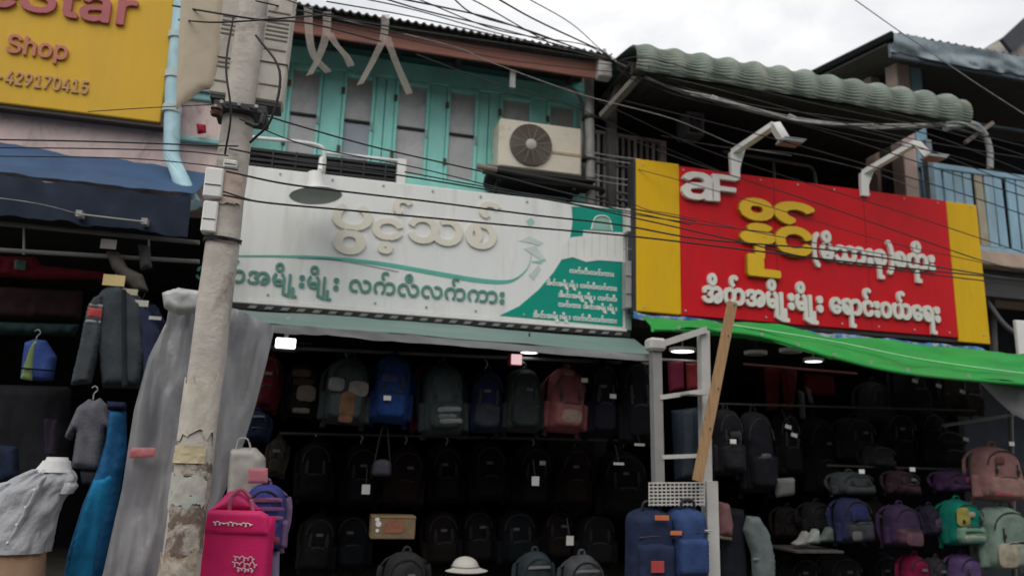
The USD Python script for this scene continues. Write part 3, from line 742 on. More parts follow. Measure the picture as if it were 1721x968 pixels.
# teal awning with black hatched strip
s = Thing('teal_awning', 'pale teal awning with grey hem below the white sign', 'awning')
bt = [at(372, 520, -0.68), at(560, 532, -0.68), at(800, 550, -0.68), at(1066, 571, -0.68)]
ft = [at(400, 541, -1.5), at(560, 553, -1.5), at(800, 573, -1.5), at(1112, 598, -1.5)]
TAW = look('teal_tarp', (0.135, 0.215, 0.195), rough=0.55, var=0.1, scale=2, bump=0.2, bscale=14, stain=(0.21, 0.26, 0.245), sscale=3, samt=(0.48, 0.75), stretch=(0.4, 1, 2))
s.part('canopy', grid(sheet_fn(bt, ft, 0.02, 0.02, 8, 8), 46, 8, 0.006), TAW, smooth=60)
s.part('hem', grid(sheet_fn([p + np.array([0, -0.004, 0.0]) for p in ft], [p + np.array([0, 0.0, -0.055]) for p in ft], 0, 0.02, 16, 4), 46, 3, 0.006), look('hem_grey', (0.25, 0.26, 0.26), rough=0.8), smooth=60)
s.part('rail', tube([p + np.array([0, 0.03, -0.02]) for p in ft], 0.014), DARK_METAL)
s.done()
s = Thing('black_valance', 'black strip with grey hatching between the white sign and the teal awning', 'valance')
s.part('strip', box(-0.86, 2.76, -0.64, -0.61, 2.615, 2.668, 0.004), BLACK)
for k in range(26):
    x_ = -0.6 + k * 0.128
    s.part('hatch', prism([(x_, 2.63), (x_ + 0.06, 2.63), (x_ + 0.085, 2.655), (x_ + 0.025, 2.655)], -0.648, -0.6405), look('hatch_grey', (0.2, 0.2, 0.2)))
s.done()

# ---------------------------------------------------------------- dark shophouse with the green bullnose roof
b = Thing('timber_shophouse', 'dark timber shophouse with open black balcony under a green corrugated bullnose roof', 'shophouse')
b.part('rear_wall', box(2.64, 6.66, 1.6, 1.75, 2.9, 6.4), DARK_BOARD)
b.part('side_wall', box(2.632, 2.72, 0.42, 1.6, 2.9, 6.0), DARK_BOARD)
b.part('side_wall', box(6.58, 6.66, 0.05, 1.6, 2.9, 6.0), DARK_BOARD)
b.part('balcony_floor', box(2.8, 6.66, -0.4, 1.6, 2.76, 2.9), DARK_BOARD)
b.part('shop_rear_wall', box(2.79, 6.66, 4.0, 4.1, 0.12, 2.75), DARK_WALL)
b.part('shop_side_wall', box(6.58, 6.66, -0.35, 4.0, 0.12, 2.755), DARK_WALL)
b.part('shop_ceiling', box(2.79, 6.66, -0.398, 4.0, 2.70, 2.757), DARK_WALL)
# roof profile (y, z) from the back over the bullnose to its lower lip
cy_, cz_, rr_ = -1.0, 5.125, 0.19
prof = [(1.9, 5.312 + 2.94 * 0.185), (0.8, 5.312 + 1.84 * 0.185), (0.0, 5.312 + 1.04 * 0.185), (-0.6, 5.312 + 0.44 * 0.185)]
for t in np.linspace(math.radians(100.5), math.radians(216), 24):
    prof.append((cy_ + rr_ * math.cos(t), cz_ + rr_ * math.sin(t)))
prof = np.array(prof)
seg_l = np.concatenate([[0], np.cumsum(np.linalg.norm(np.diff(prof, axis=0), axis=1))])
def bull(x0, x1, pitch, amp):
    tl = seg_l[-1]
    def fn(u, v):
        x = x0 + (x1 - x0) * u
        s_ = (v * 5 * seg_l[4] if v < 0.2 else seg_l[4] + (v - 0.2) / 0.8 * (tl - seg_l[4]))
        y, z = np.interp(s_, seg_l, prof[:, 0]), np.interp(s_, seg_l, prof[:, 1])
        y2, z2 = np.interp(min(s_ + 0.01, tl), seg_l, prof[:, 0]), np.interp(min(s_ + 0.01, tl), seg_l, prof[:, 1])
        y1, z1 = np.interp(max(s_ - 0.01, 0), seg_l, prof[:, 0]), np.interp(max(s_ - 0.01, 0), seg_l, prof[:, 1])
        cr = 0.5 + 0.5 * math.cos(2 * math.pi * ((x - x0) / pitch - 0.5))
        kr = int((x - x0) / pitch)
        rib = amp * (0.8 + 0.4 * ((kr * 7919) % 13) / 13.0) * cr ** 1.4 + 0.012 * (meshkit.fbm(np.array([[x * 2.5, s_ * 3.0, 2.0]]), 2, 5)[0] - 0.5)
        step = 0.0
        if s_ > seg_l[4]:
            t_ = ((s_ - seg_l[4]) / 0.030) % 1.0
            step = -0.017 * (1 - abs(2 * t_ - 1)) ** 1.5 * (1 - cr) ** 0.7
        out = np.array([-(z2 - z1), (y2 - y1)]); out /= max(np.linalg.norm(out), 1e-9)
        # outward: away from the bullnose centre, upward on the flat
        ref = np.array([y - cy_, z - cz_]) if s_ > seg_l[4] else np.array([0, 1.0])
        if out @ ref < 0: out = -out
        return np.array([x, y + out[0] * (rib + step), z + out[1] * (rib + step)])
    return fn
GRN_ROOF = look('green_roof', (0.165, 0.20, 0.17), rough=0.65, var=0.25, scale=4.5, stain=(0.33, 0.33, 0.26), sscale=2.6, samt=(0.48, 0.68), bump=0.3, spec=0.25)
b.part('bullnose_roof', grid(bull(2.60, 6.30, 0.28, 0.032), 13 * 16 + 1, 240, 0.008), GRN_ROOF, smooth=40)
b.part('roof_rear', box(2.62, 6.65, 0.6, 4.5, 5.50, 5.56), DARK_BOARD)
b.part('eave_beam', box(2.66, 6.2, -0.95, -0.88, 5.10, 5.2), DARK_BOARD)
b.part('soffit', box(2.66, 6.3, -0.87, 1.6, 5.22, 5.25), DARK_BOARD)
b.part('strut', bar(at(1012, 196, -0.35), at(1088, 112, -0.95), 0.075, 0.05), look('grey_timber', (0.26, 0.235, 0.21), rough=0.9, var=0.25, scale=8, stretch=(1, 1, 0.2)))
b.part('strut', bar(at(1022, 190, -0.3), at(1046, 128, -0.5), 0.05), look('brown_timber', (0.16, 0.13, 0.11), var=0.2))
b.part('post', box(2.655, 2.74, -0.34, -0.26, 2.9, 5.2), DARK_BOARD)
b.part('post', box(6.50, 6.575, -0.34, -0.26, 2.9, 5.2), look('painted_post', (0.2, 0.26, 0.3), var=0.2))
b.part('door', box(4.6, 5.4, 1.55, 1.597, 2.95, 4.9), look('brown_door', (0.05, 0.033, 0.03), var=0.3))
b.part('door', box(5.5, 6.3, 1.55, 1.597, 2.95, 4.9), look('brown_door', (0, 0, 0)))
b.done()
s = Thing('wall_speaker', 'small square grey unit hanging under the green roof before the dark balcony', 'wall unit')
q = at(1162, 214, -0.1)
for x0_, x1_, z0_, z1_ in ((-0.10, 0.10, -0.13, -0.10), (-0.10, 0.10, 0.10, 0.13), (-0.10, -0.072, -0.099, 0.099), (0.072, 0.10, -0.099, 0.099)):
    s.part('frame', box(q[0] + x0_, q[0] + x1_, -0.2, 0.05, q[2] + z0_, q[2] + z1_), look('frame_grey', (0.22, 0.22, 0.235)))
s.part('back', box(q[0] - 0.071, q[0] + 0.071, 0.02, 0.045, q[2] - 0.099, q[2] + 0.099), DARK_METAL)
s.part('cone', lathe([(0.0001, 0), (0.055, 0), (0.065, 0.03), (0.03, 0.015), (0.0001, 0.03)], (q[0], -0.13, q[2]), 20, 'y'), look('cone_grey', (0.16, 0.16, 0.19)), smooth=40)
s.part('bracket', box(q[0] - 0.03, q[0] + 0.03, -0.12, -0.06, q[2] + 0.131, 5.219), DARK_METAL)
s.done()
s = Thing('balcony_grille', 'grey upright bar grille at the left end of the dark balcony', 'railing')
yb = 0.0
p0, p1 = at(1001, 222, yb), at(1112, 240, yb)
s.part('top_rail', bar(p0, p1, 0.035), look('pink_rail', (0.36, 0.28, 0.27), var=0.15))
for k in range(11):
    x_ = p0[0] + 0.03 + k * (p1[0] - p0[0] - 0.06) / 10
    s.part('bar', box(x_ - 0.014, x_ + 0.014, yb - 0.012, yb + 0.012, 3.9, p0[2] - 0.02), look('bar_grey', (0.24, 0.22, 0.215)) if k % 3 else look('bar_pale', (0.42, 0.40, 0.39)))
for z in (4.62, 4.53, 4.24, 4.16):
    s.part('cross_rail', tube([(p0[0] - 0.05, yb - 0.025, z + 0.02), (p1[0] + 0.02, yb - 0.025, z - 0.03)], 0.009), GREY_METAL)
s.part('backing', box(p0[0], p1[0], yb + 0.05, yb + 0.06, 3.9, p0[2] - 0.05), look('grille_dark', (0.03, 0.025, 0.027)))
s.part('post', box(p1[0] - 0.03, p1[0] + 0.04, yb - 0.03, yb + 0.03, 3.9, p1[2] + 0.01), look('pink_rail', (0, 0, 0)))
s.done()
s = Thing('balcony_handrail', 'faint grey pipe handrail bending down on the dark balcony behind the red sign', 'railing')
s.part('rail', tube(curve([at(1215, 255, 0.0), at(1330, 275, 0.0), at(1362, 282, 0.0), at(1370, 300, 0.0), at(1372, 330, 0.0)], 6), 0.02), look('dull_pipe', (0, 0, 0)), smooth=50)
s.part('post', tube([at(1300, 270, 0.02), at(1303, 330, 0.02)], 0.015), look('dull_pipe', (0, 0, 0)))
s.done()

# ---------------------------------------------------------------- red sign
RED = look('red_board', (0.56, 0.007, 0.014), rough=0.55, var=0.06, scale=1.5, bump=0.03, spec=0.2, stain=(0.38, 0.012, 0.02), sscale=1.4, samt=(0.5, 0.85), stretch=(2, 1, 0.4))
SYEL = look('signal_yellow', (0.68, 0.40, 0.006), rough=0.55, var=0.05, bump=0.03, spec=0.2, stain=(0.55, 0.33, 0.02), sscale=1.5, samt=(0.5, 0.85), stretch=(2, 1, 0.4))
s = Thing('red_shop_sign', 'red sign board with yellow ends and raised yellow and white Burmese letters', 'sign')
rs = -0.8
s.part('red_panel', box(3.195, 6.25, rs, rs + 0.1, 2.83, 4.285, 0.006), RED)
s.part('yellow_panel', box(2.75, 3.192, rs - 0.004, rs + 0.1, 2.835, 4.30, 0.006), SYEL)
s.part('yellow_panel', box(6.253, 6.635, rs - 0.004, rs + 0.1, 2.79, 4.28, 0.006), SYEL)
s.part('frame', join(box(2.74, 6.64, rs + 0.02, rs + 0.12, 2.785, 2.826), box(2.725, 2.747, rs + 0.0, rs + 0.14, 2.83, 4.28)), DARK_METAL)
for k in range(10):
    for zz in (2.875, 4.245):
        s.part('screw', lathe([(0.0001, 0), (0.011, 0), (0.009, 0.003), (0.0001, 0.004)], (2.82 + k * 0.415, rs - 0.0055, zz), 10, 'y'), GREY_METAL)
for xx in (4.21, 5.235):
    s.part('panel_joint', box(xx - 0.003, xx + 0.003, rs - 0.0022, rs - 0.0004, 2.832, 4.283), look('joint_dark_red', (0.2, 0.006, 0.008)))
GOLD = look('gold_letter', (0.72, 0.43, 0.008), rough=0.4, var=0.05)
GOLD_E = look('gold_edge', (0.3, 0.16, 0.01), rough=0.5)
SILV = look('white_letter', (0.66, 0.64, 0.60), rough=0.4, var=0.06)
for kk, (ch, r4, bo) in enumerate((('\u102d', (1243, 339, 1294, 369), .022), ('\u103a', (1301, 345, 1362, 377), .022), ('န', (1244, 380, 1296, 432), .020), ('င', (1303, 386, 1358, 429), .022), ('\u102f', (1257, 434, 1304, 463), .024))):
    g = glyph_in(ch, r4, rs).buffer(bo).simplify(0.003)
    p = s.part('letter', prism(g, rs - 0.04 - 0.0015 * kk, rs - 0.0005 + 0.0002 * kk), GOLD)
    s.part('letter_edge', prism(g.buffer(0.008).simplify(0.003), rs - 0.025 - 0.0012 * kk, rs - 0.0002), GOLD_E, parent=p)
letters_on(s, '(မိသားစု)စတိုး', at(1364, 418, rs)[0], at(1568, 462, rs)[0], 3.50, 0.155, rs, 0.03, SILV, bold=0.012)
letters_on(s, 'အိတ်အမျိုးမျိုး ရောင်းဝယ်ရေး', at(1180, 497, rs)[0], at(1577, 548, rs)[0], 2.975, 0.145, rs, 0.03, SILV, bold=0.011)
for ch, r4 in (('a', (1143, 292, 1195, 338)), ('F', (1194, 297, 1236, 342))):
    m = meshkit.text_mesh(ch, 0.25, 0.045, True)
    lo_, hi_ = m.bounds
    q0_, q1_ = at(r4[0], (r4[1] + r4[3]) / 2, rs), at(r4[2], (r4[1] + r4[3]) / 2, rs)
    zt_, zb_ = at((r4[0] + r4[2]) / 2, r4[1], rs)[2], at((r4[0] + r4[2]) / 2, r4[3], rs)[2]
    v = m.vertices.copy()
    m.vertices = np.column_stack([q0_[0] + (v[:, 0] - lo_[0]) / (hi_[0] - lo_[0]) * (q1_[0] - q0_[0]), rs - 0.0005 - v[:, 2], zb_ + (v[:, 1] - lo_[1]) / (hi_[1] - lo_[1]) * (zt_ - zb_)])
    m.fix_normals()
    s.part('letter', m, SILV)
s.done()
BT = look('blue_tarp', (0.05, 0.17, 0.42), rough=0.5, var=0.5, scale=14, stain=(0.4, 0.42, 0.45), sscale=9, samt=(0.48, 0.55))
def strip_fn(u, v):
    p = at(1064 + u * 590, 527 + u * 59 + v * 9, -0.86)
    n = meshkit.fbm(np.array([[u * 26, v, 2.0]]), 3, 4)[0] - 0.5
    return p + np.array([0, -0.05 * n * (0.3 + v), 0.05 * n])
single('blue_tarp_edge', grid(strip_fn, 90, 4, 0.004), BT, 'crumpled blue and white tarpaulin edge peeping out below the red sign', 'tarpaulin', smooth=60)

for i, (base, elbow, knee, head, where) in enumerate((((1232, 288), (1236, 252), (1302, 210), (1318, 236), 'left one above the red sign'), ((1448, 316), (1454, 287), (1540, 240), (1560, 262), 'right one above the red sign near the blue railing'))):
    s = Thing('sign_lamp', 'bent white arm with floodlight, ' + where, 'lamp', 'lamp brackets on the red sign')
    P = [at(*base, -0.78), at(*elbow, -0.80), at(*knee, -1.25), at(*head, -1.32)]
    bx, bz, ex, ez = P[0][0], P[0][2] - 0.1, P[1][0], P[1][2]
    s.part('upright', prism([(bx - 0.045, bz), (bx + 0.045, bz), (bx + 0.05, bz + 0.12), (ex + 0.10, ez + 0.035), (ex + 0.02, ez + 0.03), (ex - 0.075, ez - 0.045)], -0.83, -0.79), WHITE)
    s.part('arm', bar(P[1] - [0.02, 0, 0.03], P[2], 0.075, 0.05), WHITE)
    s.part('hood', bar(P[2], P[3], 0.085, 0.07), WHITE)
    h = s.part('floodlight', box(P[3][0] - 0.05, P[3][0] + 0.16, P[3][1] - 0.07, P[3][1] + 0.07, P[3][2] - 0.03, P[3][2] - 0.008, 0.006), look('lamp_grey', (0.40, 0.40, 0.42), rough=0.4))
    s.part('lens', box(P[3][0] - 0.04, P[3][0] + 0.15, P[3][1] - 0.06, P[3][1] + 0.06, P[3][2] - 0.034, P[3][2] - 0.0305), look('lens_grey', (0, 0, 0)), parent=h)
    s.part('cooling_fin', box(P[3][0] - 0.02, P[3][0] + 0.20, P[3][1] - 0.05, P[3][1] + 0.05, P[3][2] + 0.008, P[3][2] + 0.018), look('lamp_grey', (0, 0, 0)))
    s.part('bolt', lathe([(0.0001, 0), (0.012, 0), (0.012, 0.01), (0.0001, 0.012)], (P[1][0], P[1][1] - 0.06, P[1][2] - 0.02), 10, 'y'), DARK_METAL)
    s.done()

# ---------------------------------------------------------------- blue shophouse at the right
BLU = look('blue_board', (0.24, 0.39, 0.50), rough=0.7, var=0.16, scale=5, bump=0.25, stain=(0.30, 0.42, 0.48), sscale=4, samt=(0.48, 0.75), stretch=(1, 1, 0.3))
TARPG = look('torn_grey_tarp', (0.28, 0.34, 0.38), rough=0.7, var=0.25, scale=4, bump=0.35, bscale=20, stain=(0.13, 0.16, 0.18), sscale=3, samt=(0.5, 0.75))
b = Thing('blue_shophouse', 'shophouse with pale blue board balcony and dark upper room under a corrugated roof', 'shophouse')
b.part('rear_wall', box(6.67, 12, 1.9, 2.0, 0.12, 6.6), look('navy_wall', (0.02, 0.024, 0.034), rough=0.9, var=0.3))
b.part('side_wall', box(6.668, 6.74, 0.1, 1.9, 0.12, 6.4), look('navy_wall', (0, 0, 0)))
b.part('slab', box(6.672, 12, -0.06, 1.9, 3.88, 4.055, 0.01), look('beige_slab', (0.42, 0.32, 0.25), rough=0.9, var=0.14, stain=(0.25, 0.18, 0.15), bump=0.2))
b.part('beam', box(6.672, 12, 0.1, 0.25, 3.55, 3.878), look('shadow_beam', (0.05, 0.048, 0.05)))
def column(x0_, x1_, y_, mat):
    a_, c_ = at(x0_, 120, y_)[0], at(x1_, 120, y_)[0]
    b.part('column', box(a_, c_, y_, y_ + 0.2, 4.06, 6.42, 0.01), mat)
PCOL = look('pink_column', (0.50, 0.37, 0.33), var=0.12, bump=0.2)
column(1507, 1529, 0.0, PCOL)
column(1530, 1549, 0.02, BLU)
column(1462, 1500, 0.5, PCOL)
b.part('panel', box(6.75, 8.0, 0.62, 0.66, 4.3, 5.2), look('blue_inner', (0.09, 0.19, 0.27), var=0.2))
rp = b.part('roof', grid(roof_fn(5.93, 12, -0.55, 6.33, 4.5, 7.2, 0.11, 0.02), 420, 3, 0.012), look('dark_roof', (0.035, 0.037, 0.045), var=0.3))
b.part('soffit', grid(lambda u, v: np.array([6.0 + 6 * u, -0.42 + 2.3 * v, 6.27 + 0.38 * v]), 2, 2, 0.02), DARK_BOARD)
def torn(u, v):
    n = meshkit.fbm(np.array([[u * 22, v * 3, 1.0]]), 4, 9)[0] - 0.5
    return np.array([5.98 + 6.0 * u, -0.57 - 0.10 * n * (0.4 + v) + 0.06 * v, 6.315 - (0.21 + 0.16 * n) * v])
b.part('torn_tarp', grid(torn, 120, 8, 0.006), TARPG, smooth=60)
b.part('fascia', box(6.0, 12, -0.48, -0.44, 6.08, 6.24), look('slate_board', (0.10, 0.125, 0.15), var=0.25))
b.part('batten', box(6.95, 12, 0.2, 0.24, 5.80, 5.83), look('slate_board', (0, 0, 0)))
b.done()
s = Thing('blue_railing', 'pale blue wooden balcony railing of upright boards above the beige slab', 'railing')
z0, z1 = 4.085, 4.98
s.part('top_rail', box(6.69, 11, -0.06, 0.08, 5.0, 5.07, 0.008), BLU)
s.part('bottom_rail', box(6.69, 11, -0.04, 0.05, 4.058, 4.12, 0.006), BLU)
k, x_ = 0, 6.70
while x_ < 9.2:
    wd_ = 0.115 + 0.02 * random.random()
    gap = (0.012, 0.03, 0.015, 0.022, 0.05, 0.018, 0.02, 0.06, 0.03)[k % 9]
    m = box(x_, x_ + wd_, -0.045, -0.022, 4.11, 5.0, 0.004)
    m.apply_transform(trimesh.transformations.rotation_matrix(random.uniform(-0.012, 0.012), [0, 1, 0], (x_, 0, 4.5)))
    s.part('board', m, look('tan_board', (0.34, 0.30, 0.22), var=0.2) if k == 5 else (BLU if k % 3 else look('blue_board_worn', (0.25, 0.37, 0.45), var=0.2, bump=0.2, stretch=(1, 1, 0.3))))
    x_ += wd_ + gap; k += 1
s.done()
s = Thing('bent_bracket_pipe', 'weathered pipe bracket bending down in front of the blue balcony railing', 'pipe')
yb = -0.5
s.part('pipe', tube(curve([at(1588, 216, yb), at(1630, 208, yb), at(1652, 222, yb), at(1663, 250, yb), at(1664, 285, yb)], 7), 0.035, 10), look('weathered_pipe', (0.24, 0.25, 0.25), var=0.25, stain=(0.14, 0.1, 0.08)), smooth=50)
s.part('brace', bar(at(1622, 240, yb + 0.05), at(1668, 207, yb + 0.05), 0.04), look('brown_timber', (0, 0, 0)))
s.done()
s = Thing('far_building', 'grey concrete gable of a further building at the right edge of the photograph', 'building')
q0, q1, q2 = at(1692, 82, 3.0), at(1760, 18, 3.0), at(1790, 140, 3.0)
s.part('wall', prism([(q0[0], q0[2]), (q1[0], q1[2]), (q1[0] + 3, q1[2]), (q1[0] + 3, 0.2), (q0[0], 0.2)], 3.0, 6.0), look('streaked_wall', (0.27, 0.24, 0.21), var=0.3, scale=5, stain=(0.1, 0.09, 0.08), sscale=4, samt=(0.45, 0.6), stretch=(2, 1, 0.5)))
s.part('roof_edge', bar((q0[0] - 0.05, 2.97, q0[2] + 0.02), (q1[0], 2.97, q1[2] + 0.06), 0.07, 0.3), look('dark_roof', (0, 0, 0)))
s.done()
# dark ground floor of the blue shophouse with pipes
s = Thing('service_pipe', 'grey drain pipe below the beige slab beside the right yellow panel', 'pipe')
s.part('pipe', tube(curve([at(1650, 490, 0.2), at(1668, 520, 0.2), at(1690, 548, 0.2), at(1722, 570, 0.2)], 6), 0.03), look('pipe_slate', (0.13, 0.13, 0.135)), smooth=50)
s.part('pipe', tube([at(1664, 480, 0.6), at(1672, 640, 0.6)], 0.05), look('pipe_slate', (0, 0, 0)))
s.done()
s = Thing('white_shutter_box', 'white board edge standing at the right border below the beige slab', 'board')
s.part('board', box(*(lambda q: (q[0], q[0] + 0.6))(at(1709, 550, -0.6)), -0.6, -0.55, 2.62, 3.12, 0.01), WHITE)
s.part('bracket', box(*(lambda q: (q[0] + 0.02, q[0] + 0.06))(at(1709, 550, -0.6)), -0.545, -0.1, 2.7, 2.75), DARK_METAL)
s.done()

# ---------------------------------------------------------------- green awning and what stands below it
GAW = look('green_tarp', (0.03, 0.36, 0.07), rough=0.6, var=0.2, scale=3, bump=0.35, bscale=11, stretch=(0.6, 1, 2), thin=0.2, spec=0.25, stain=(0.11, 0.26, 0.10), sscale=4.5, samt=(0.52, 0.72))
s = Thing('green_awning', 'bright green tarpaulin awning drooping under the red sign', 'awning')
bt = [at(1080, 531, -0.92), at(1230, 544, -0.92), at(1440, 566, -0.92), at(1665, 590, -0.92), at(1800, 606, -0.92)]
ft = [at(1100, 553, -1.15), at(1262, 562, -1.35), at(1400, 600, -1.6), at(1540, 629, -1.75), at(1800, 652, -1.8)]
s.part('canopy', grid(sheet_fn(bt, ft, 0.05, 0.09, 9, 6), 90, 16, 0.005), GAW, smooth=60)
s.part('hem', tube(curve([p + np.array([0, 0, 0.0]) for p in ft], 10), 0.016), GAW, smooth=60)
for k in range(9):
    p_ = seg(ft, 0.06 + k * 0.11)
    s.part('eyelet', lathe([(0.008, 0), (0.016, 0), (0.016, 0.003), (0.008, 0.003), (0.008, 0)], (p_[0], p_[1] - 0.018, p_[2] + 0.02), 12, 'y'), GREY_METAL)
s.part('ridge_rope', tube(curve([at(1228, 546, -0.98), at(1400, 574, -1.25), at(1560, 606, -1.5), at(1800, 638, -1.7)], 8), 0.009), look('pale_green_rope', (0.25, 0.6, 0.3)), smooth=60)
s.done()

s = Thing('display_rack', 'white welded display rack with rungs and wire basket between the two shops', 'rack')
yk = -1.6
RW = look('rack_white', (0.50, 0.49, 0.47), rough=0.45, var=0.08, bump=0.05, stain=(0.3, 0.27, 0.24), samt=(0.55, 0.8))
s.part('left_post', bar(at(1101, 575, yk), at(1106, 812, yk), 0.075), look('rack_grey', (0.27, 0.265, 0.26), rough=0.5, var=0.1))
s.part('right_post', bar(at(1182, 556, yk), at(1186, 812, yk), 0.075), RW)
s.part('lower_post', bar(at(1192, 808, yk - 0.02), at(1198, 1060, yk - 0.02), 0.095), RW)
s.part('arm', bar(at(1106, 580, yk - 0.045), at(1186, 554, yk - 0.045), 0.05), RW)
s.part('joint', box(*(lambda q: (q[0] - 0.07, q[0] + 0.07, yk - 0.08, yk + 0.05, q[2] - 0.05, q[2] + 0.05))(at(1100, 580, yk)), 0.02), RW)
s.part('rung', bar(at(1108, 668, yk - 0.03), at(1182, 657, yk - 0.03), 0.035), RW)
s.part('rung', bar(at(1112, 768, yk - 0.03), at(1184, 765, yk - 0.03), 0.03), RW)
s.part('plate', box(*(lambda q: (q[0] - 0.06, q[0] + 0.1, yk - 0.2, yk - 0.05, q[2] - 0.012, q[2] + 0.012))(at(1150, 663, yk))), RW)
for k in range(7):
    y_ = 812 + k * 6
    s.part('basket_wire', tube([at(1090, y_, yk - 0.1), at(1184, y_ - 1, yk - 0.1)], 0.007, 6), RW)
for k in range(14):
    x_ = 1091 + k * 7.1
    s.part('basket_wire', tube([at(x_, 810, yk - 0.105), at(x_ + 0.5, 850, yk - 0.105)], 0.005, 6), RW)
s.done()
s = Thing('wooden_plank', 'bare tan wooden plank leaning in front of the red sign and white rack', 'plank')
q0, q1 = at(1231, 508, -1.85), at(1172, 808, -1.85)
m = bar(q0, q1, 0.075, 0.028)
s.part('plank', m, look('raw_wood', (0.37, 0.225, 0.115), rough=0.85, var=0.3, scale=7, stretch=(12, 1, 0.7), bump=0.4, stain=(0.20, 0.11, 0.055), sscale=5, samt=(0.55, 0.72)))
for t in (0.02, 0.2, 0.5, 0.72):
    c = q0 + (q1 - q0) * t
    s.part('nail', lathe([(0.0001, 0), (0.007, 0), (0.006, 0.004), (0.0001, 0.005)], (c[0] + 0.01, -1.874, c[2]), 8, 'y'), DARK_METAL)
s.done()

# ---------------------------------------------------------------- lamps that are lit
LED = look('lit_led', (0.9, 0.9, 0.9), emit=(1.0, 0.98, 0.95), power=3.0)
DIM = look('dim_led', (0.3, 0.3, 0.32), rough=0.3)
def disc_lamp(x, y, depth, rx, mat, label):
    q = at(x, y, depth)
    s = Thing('ceiling_lamp', label, 'lamp', 'round lamps under the awnings')
    s.part('diffuser', lathe([(0.0001, -0.012), (rx, -0.008), (rx, 0.004), (0.0001, 0.004)], q, 28), mat, smooth=40)
    s.part('rim', lathe([(rx + 0.001, -0.010), (rx + 0.018, -0.008), (rx + 0.02, 0.02), (rx + 0.001, 0.02)], q, 28), WHITE, smooth=40)
    s.part('stem', tube([q + [0, 0, 0.02], q + [0, 0, 0.16]], 0.008), DARK_METAL)
    s.done()
disc_lamp(1147, 589, -0.9, 0.10, LED, 'lit round lamp behind the top of the white display rack')
disc_lamp(1367, 606, -0.9, 0.075, LED, 'lit round lamp under the green awning right of the unlit discs')
disc_lamp(1270, 594, -0.9, 0.085, DIM, 'unlit round lamp under the green awning, left of the unlit pair')
disc_lamp(1329, 590, -0.9, 0.085, DIM, 'unlit round lamp under the green awning, right of the unlit pair')
disc_lamp(889, 591, -0.95, 0.07, LED, 'thin lit round lamp just right of the glowing pink box')
s = Thing('square_lamp', 'brightly lit square white lamp at the left end of the teal awning', 'lamp')
q = at(480, 578, -1.0)
m = box(-0.075, 0.075, -0.02, 0.0, -0.048, 0.048, 0.012)
tl_ = trimesh.transformations.rotation_matrix(math.radians(-28), [1, 0, 0])
for nm, mm, mt in (('panel', m, LED), ('housing', box(-0.088, 0.088, 0.003, 0.04, -0.06, 0.06, 0.012), DARK_METAL)):
    mm = mm.copy(); mm.apply_transform(tl_); mm.apply_translation(q); s.part(nm, mm, mt)
s.part('arm', bar(q + [0, 0.03, 0.04], q + [0, 0.05, 0.22], 0.03), GREY_METAL)
s.part('cord', tube([q + [-0.3, 0.05, 0.02], q + [0.2, 0.05, 0.02]], 0.006), DARK_METAL)
s.done()
s = Thing('pink_light_box', 'small glowing pink box hanging above the dark grey backpack', 'lamp')
q = at(866, 604, -1.02)
s.part('lit_face', box(q[0] - 0.04, q[0] + 0.05, -1.05, -1.04, q[2] - 0.045, q[2] + 0.04, 0.004), look('lit_pink', (0.7, 0.5, 0.5), emit=(1.0, 0.62, 0.66), power=0.75))
s.part('case', box(q[0] - 0.06, q[0] + 0.055, -1.038, -0.98, q[2] - 0.055, q[2] + 0.045, 0.008), look('red_case', (0.3, 0.03, 0.05)))
s.part('cord', tube([q + [0, 0.03, 0.04], q + [0, 0.03, 0.2]], 0.004), BLACK)
s.done()

# ---------------------------------------------------------------- concrete pole with meter boxes
POLE = look('pole_concrete', (0.47, 0.435, 0.39), rough=0.9, var=0.15, scale=5, bump=0.55, bscale=35, stain=(0.17, 0.12, 0.095), sscale=1.7, samt=(0.56, 0.70), stretch=(1, 1, 1.6))
s = Thing('utility_pole', 'weathered concrete utility pole with peeling posters on the pavement edge', 'pole')
yp = -2.4
def pole_at(y, w):
    xm = {0: 412, 180: 405, 300: 386, 500: 364, 760: 330, 968: 303}
    return at(np.interp(y, list(xm), list(xm.values())), y, yp), w
pts = [(-0.62, yp, 0.12), (-0.62, yp, 1.5), (-0.615, yp, 3.0), (-0.60, yp, 4.6)]
px_b, px_t = at(302, 968, yp), at(424, 20, yp)
def pole_x(z): return px_b[0] + (px_t[0] - px_b[0]) * (z - px_b[2]) / (px_t[2] - px_b[2])
ring = []
zs = np.linspace(0.1, 4.9, 60)
def pole_fn(u, v):
    z = 0.1 + 4.8 * v
    a = 2 * math.pi * u
    r = 0.106 - 0.004 * z
    n = meshkit.fbm(np.array([[math.cos(a) * 2, math.sin(a) * 2, z * 3]]), 3, 2)[0] - 0.5
    r += 0.012 * n
    e = 0.75
    cx, cy = math.copysign(abs(math.cos(a)) ** e, math.cos(a)), math.copysign(abs(math.sin(a)) ** e, math.sin(a))
    return np.array([pole_x(z) + r * cx, yp + r * cy, z])
m = grid(pole_fn, 33, 110)
m.fix_normals()
s.part('shaft', m, POLE, smooth=60)
def wrap(z0, z1, a0, a1, lift, seed=0, ragged=0.0):
    """A sheet pasted around the pole between two angles (270 degrees faces the street)."""
    def fn(u, v):
        a = math.radians(a0 + (a1 - a0) * u)
        n = meshkit.fbm(np.array([[u * 7, v * 5, seed]]), 4, 3)[0] - 0.5
        z = z0 + (z1 - z0) * v + ragged * (n if v in (0.0, 1.0) else 0)
        r = 0.114 - 0.004 * z + lift + 0.008 * n
        e = 0.75
        return np.array([pole_x(z) + r * math.copysign(abs(math.cos(a)) ** e, math.cos(a)), yp + r * math.copysign(abs(math.sin(a)) ** e, math.sin(a)), z])
    return grid(fn, 26, 8, 0.003)
z_of = lambda y: at(330, y, yp)[2]
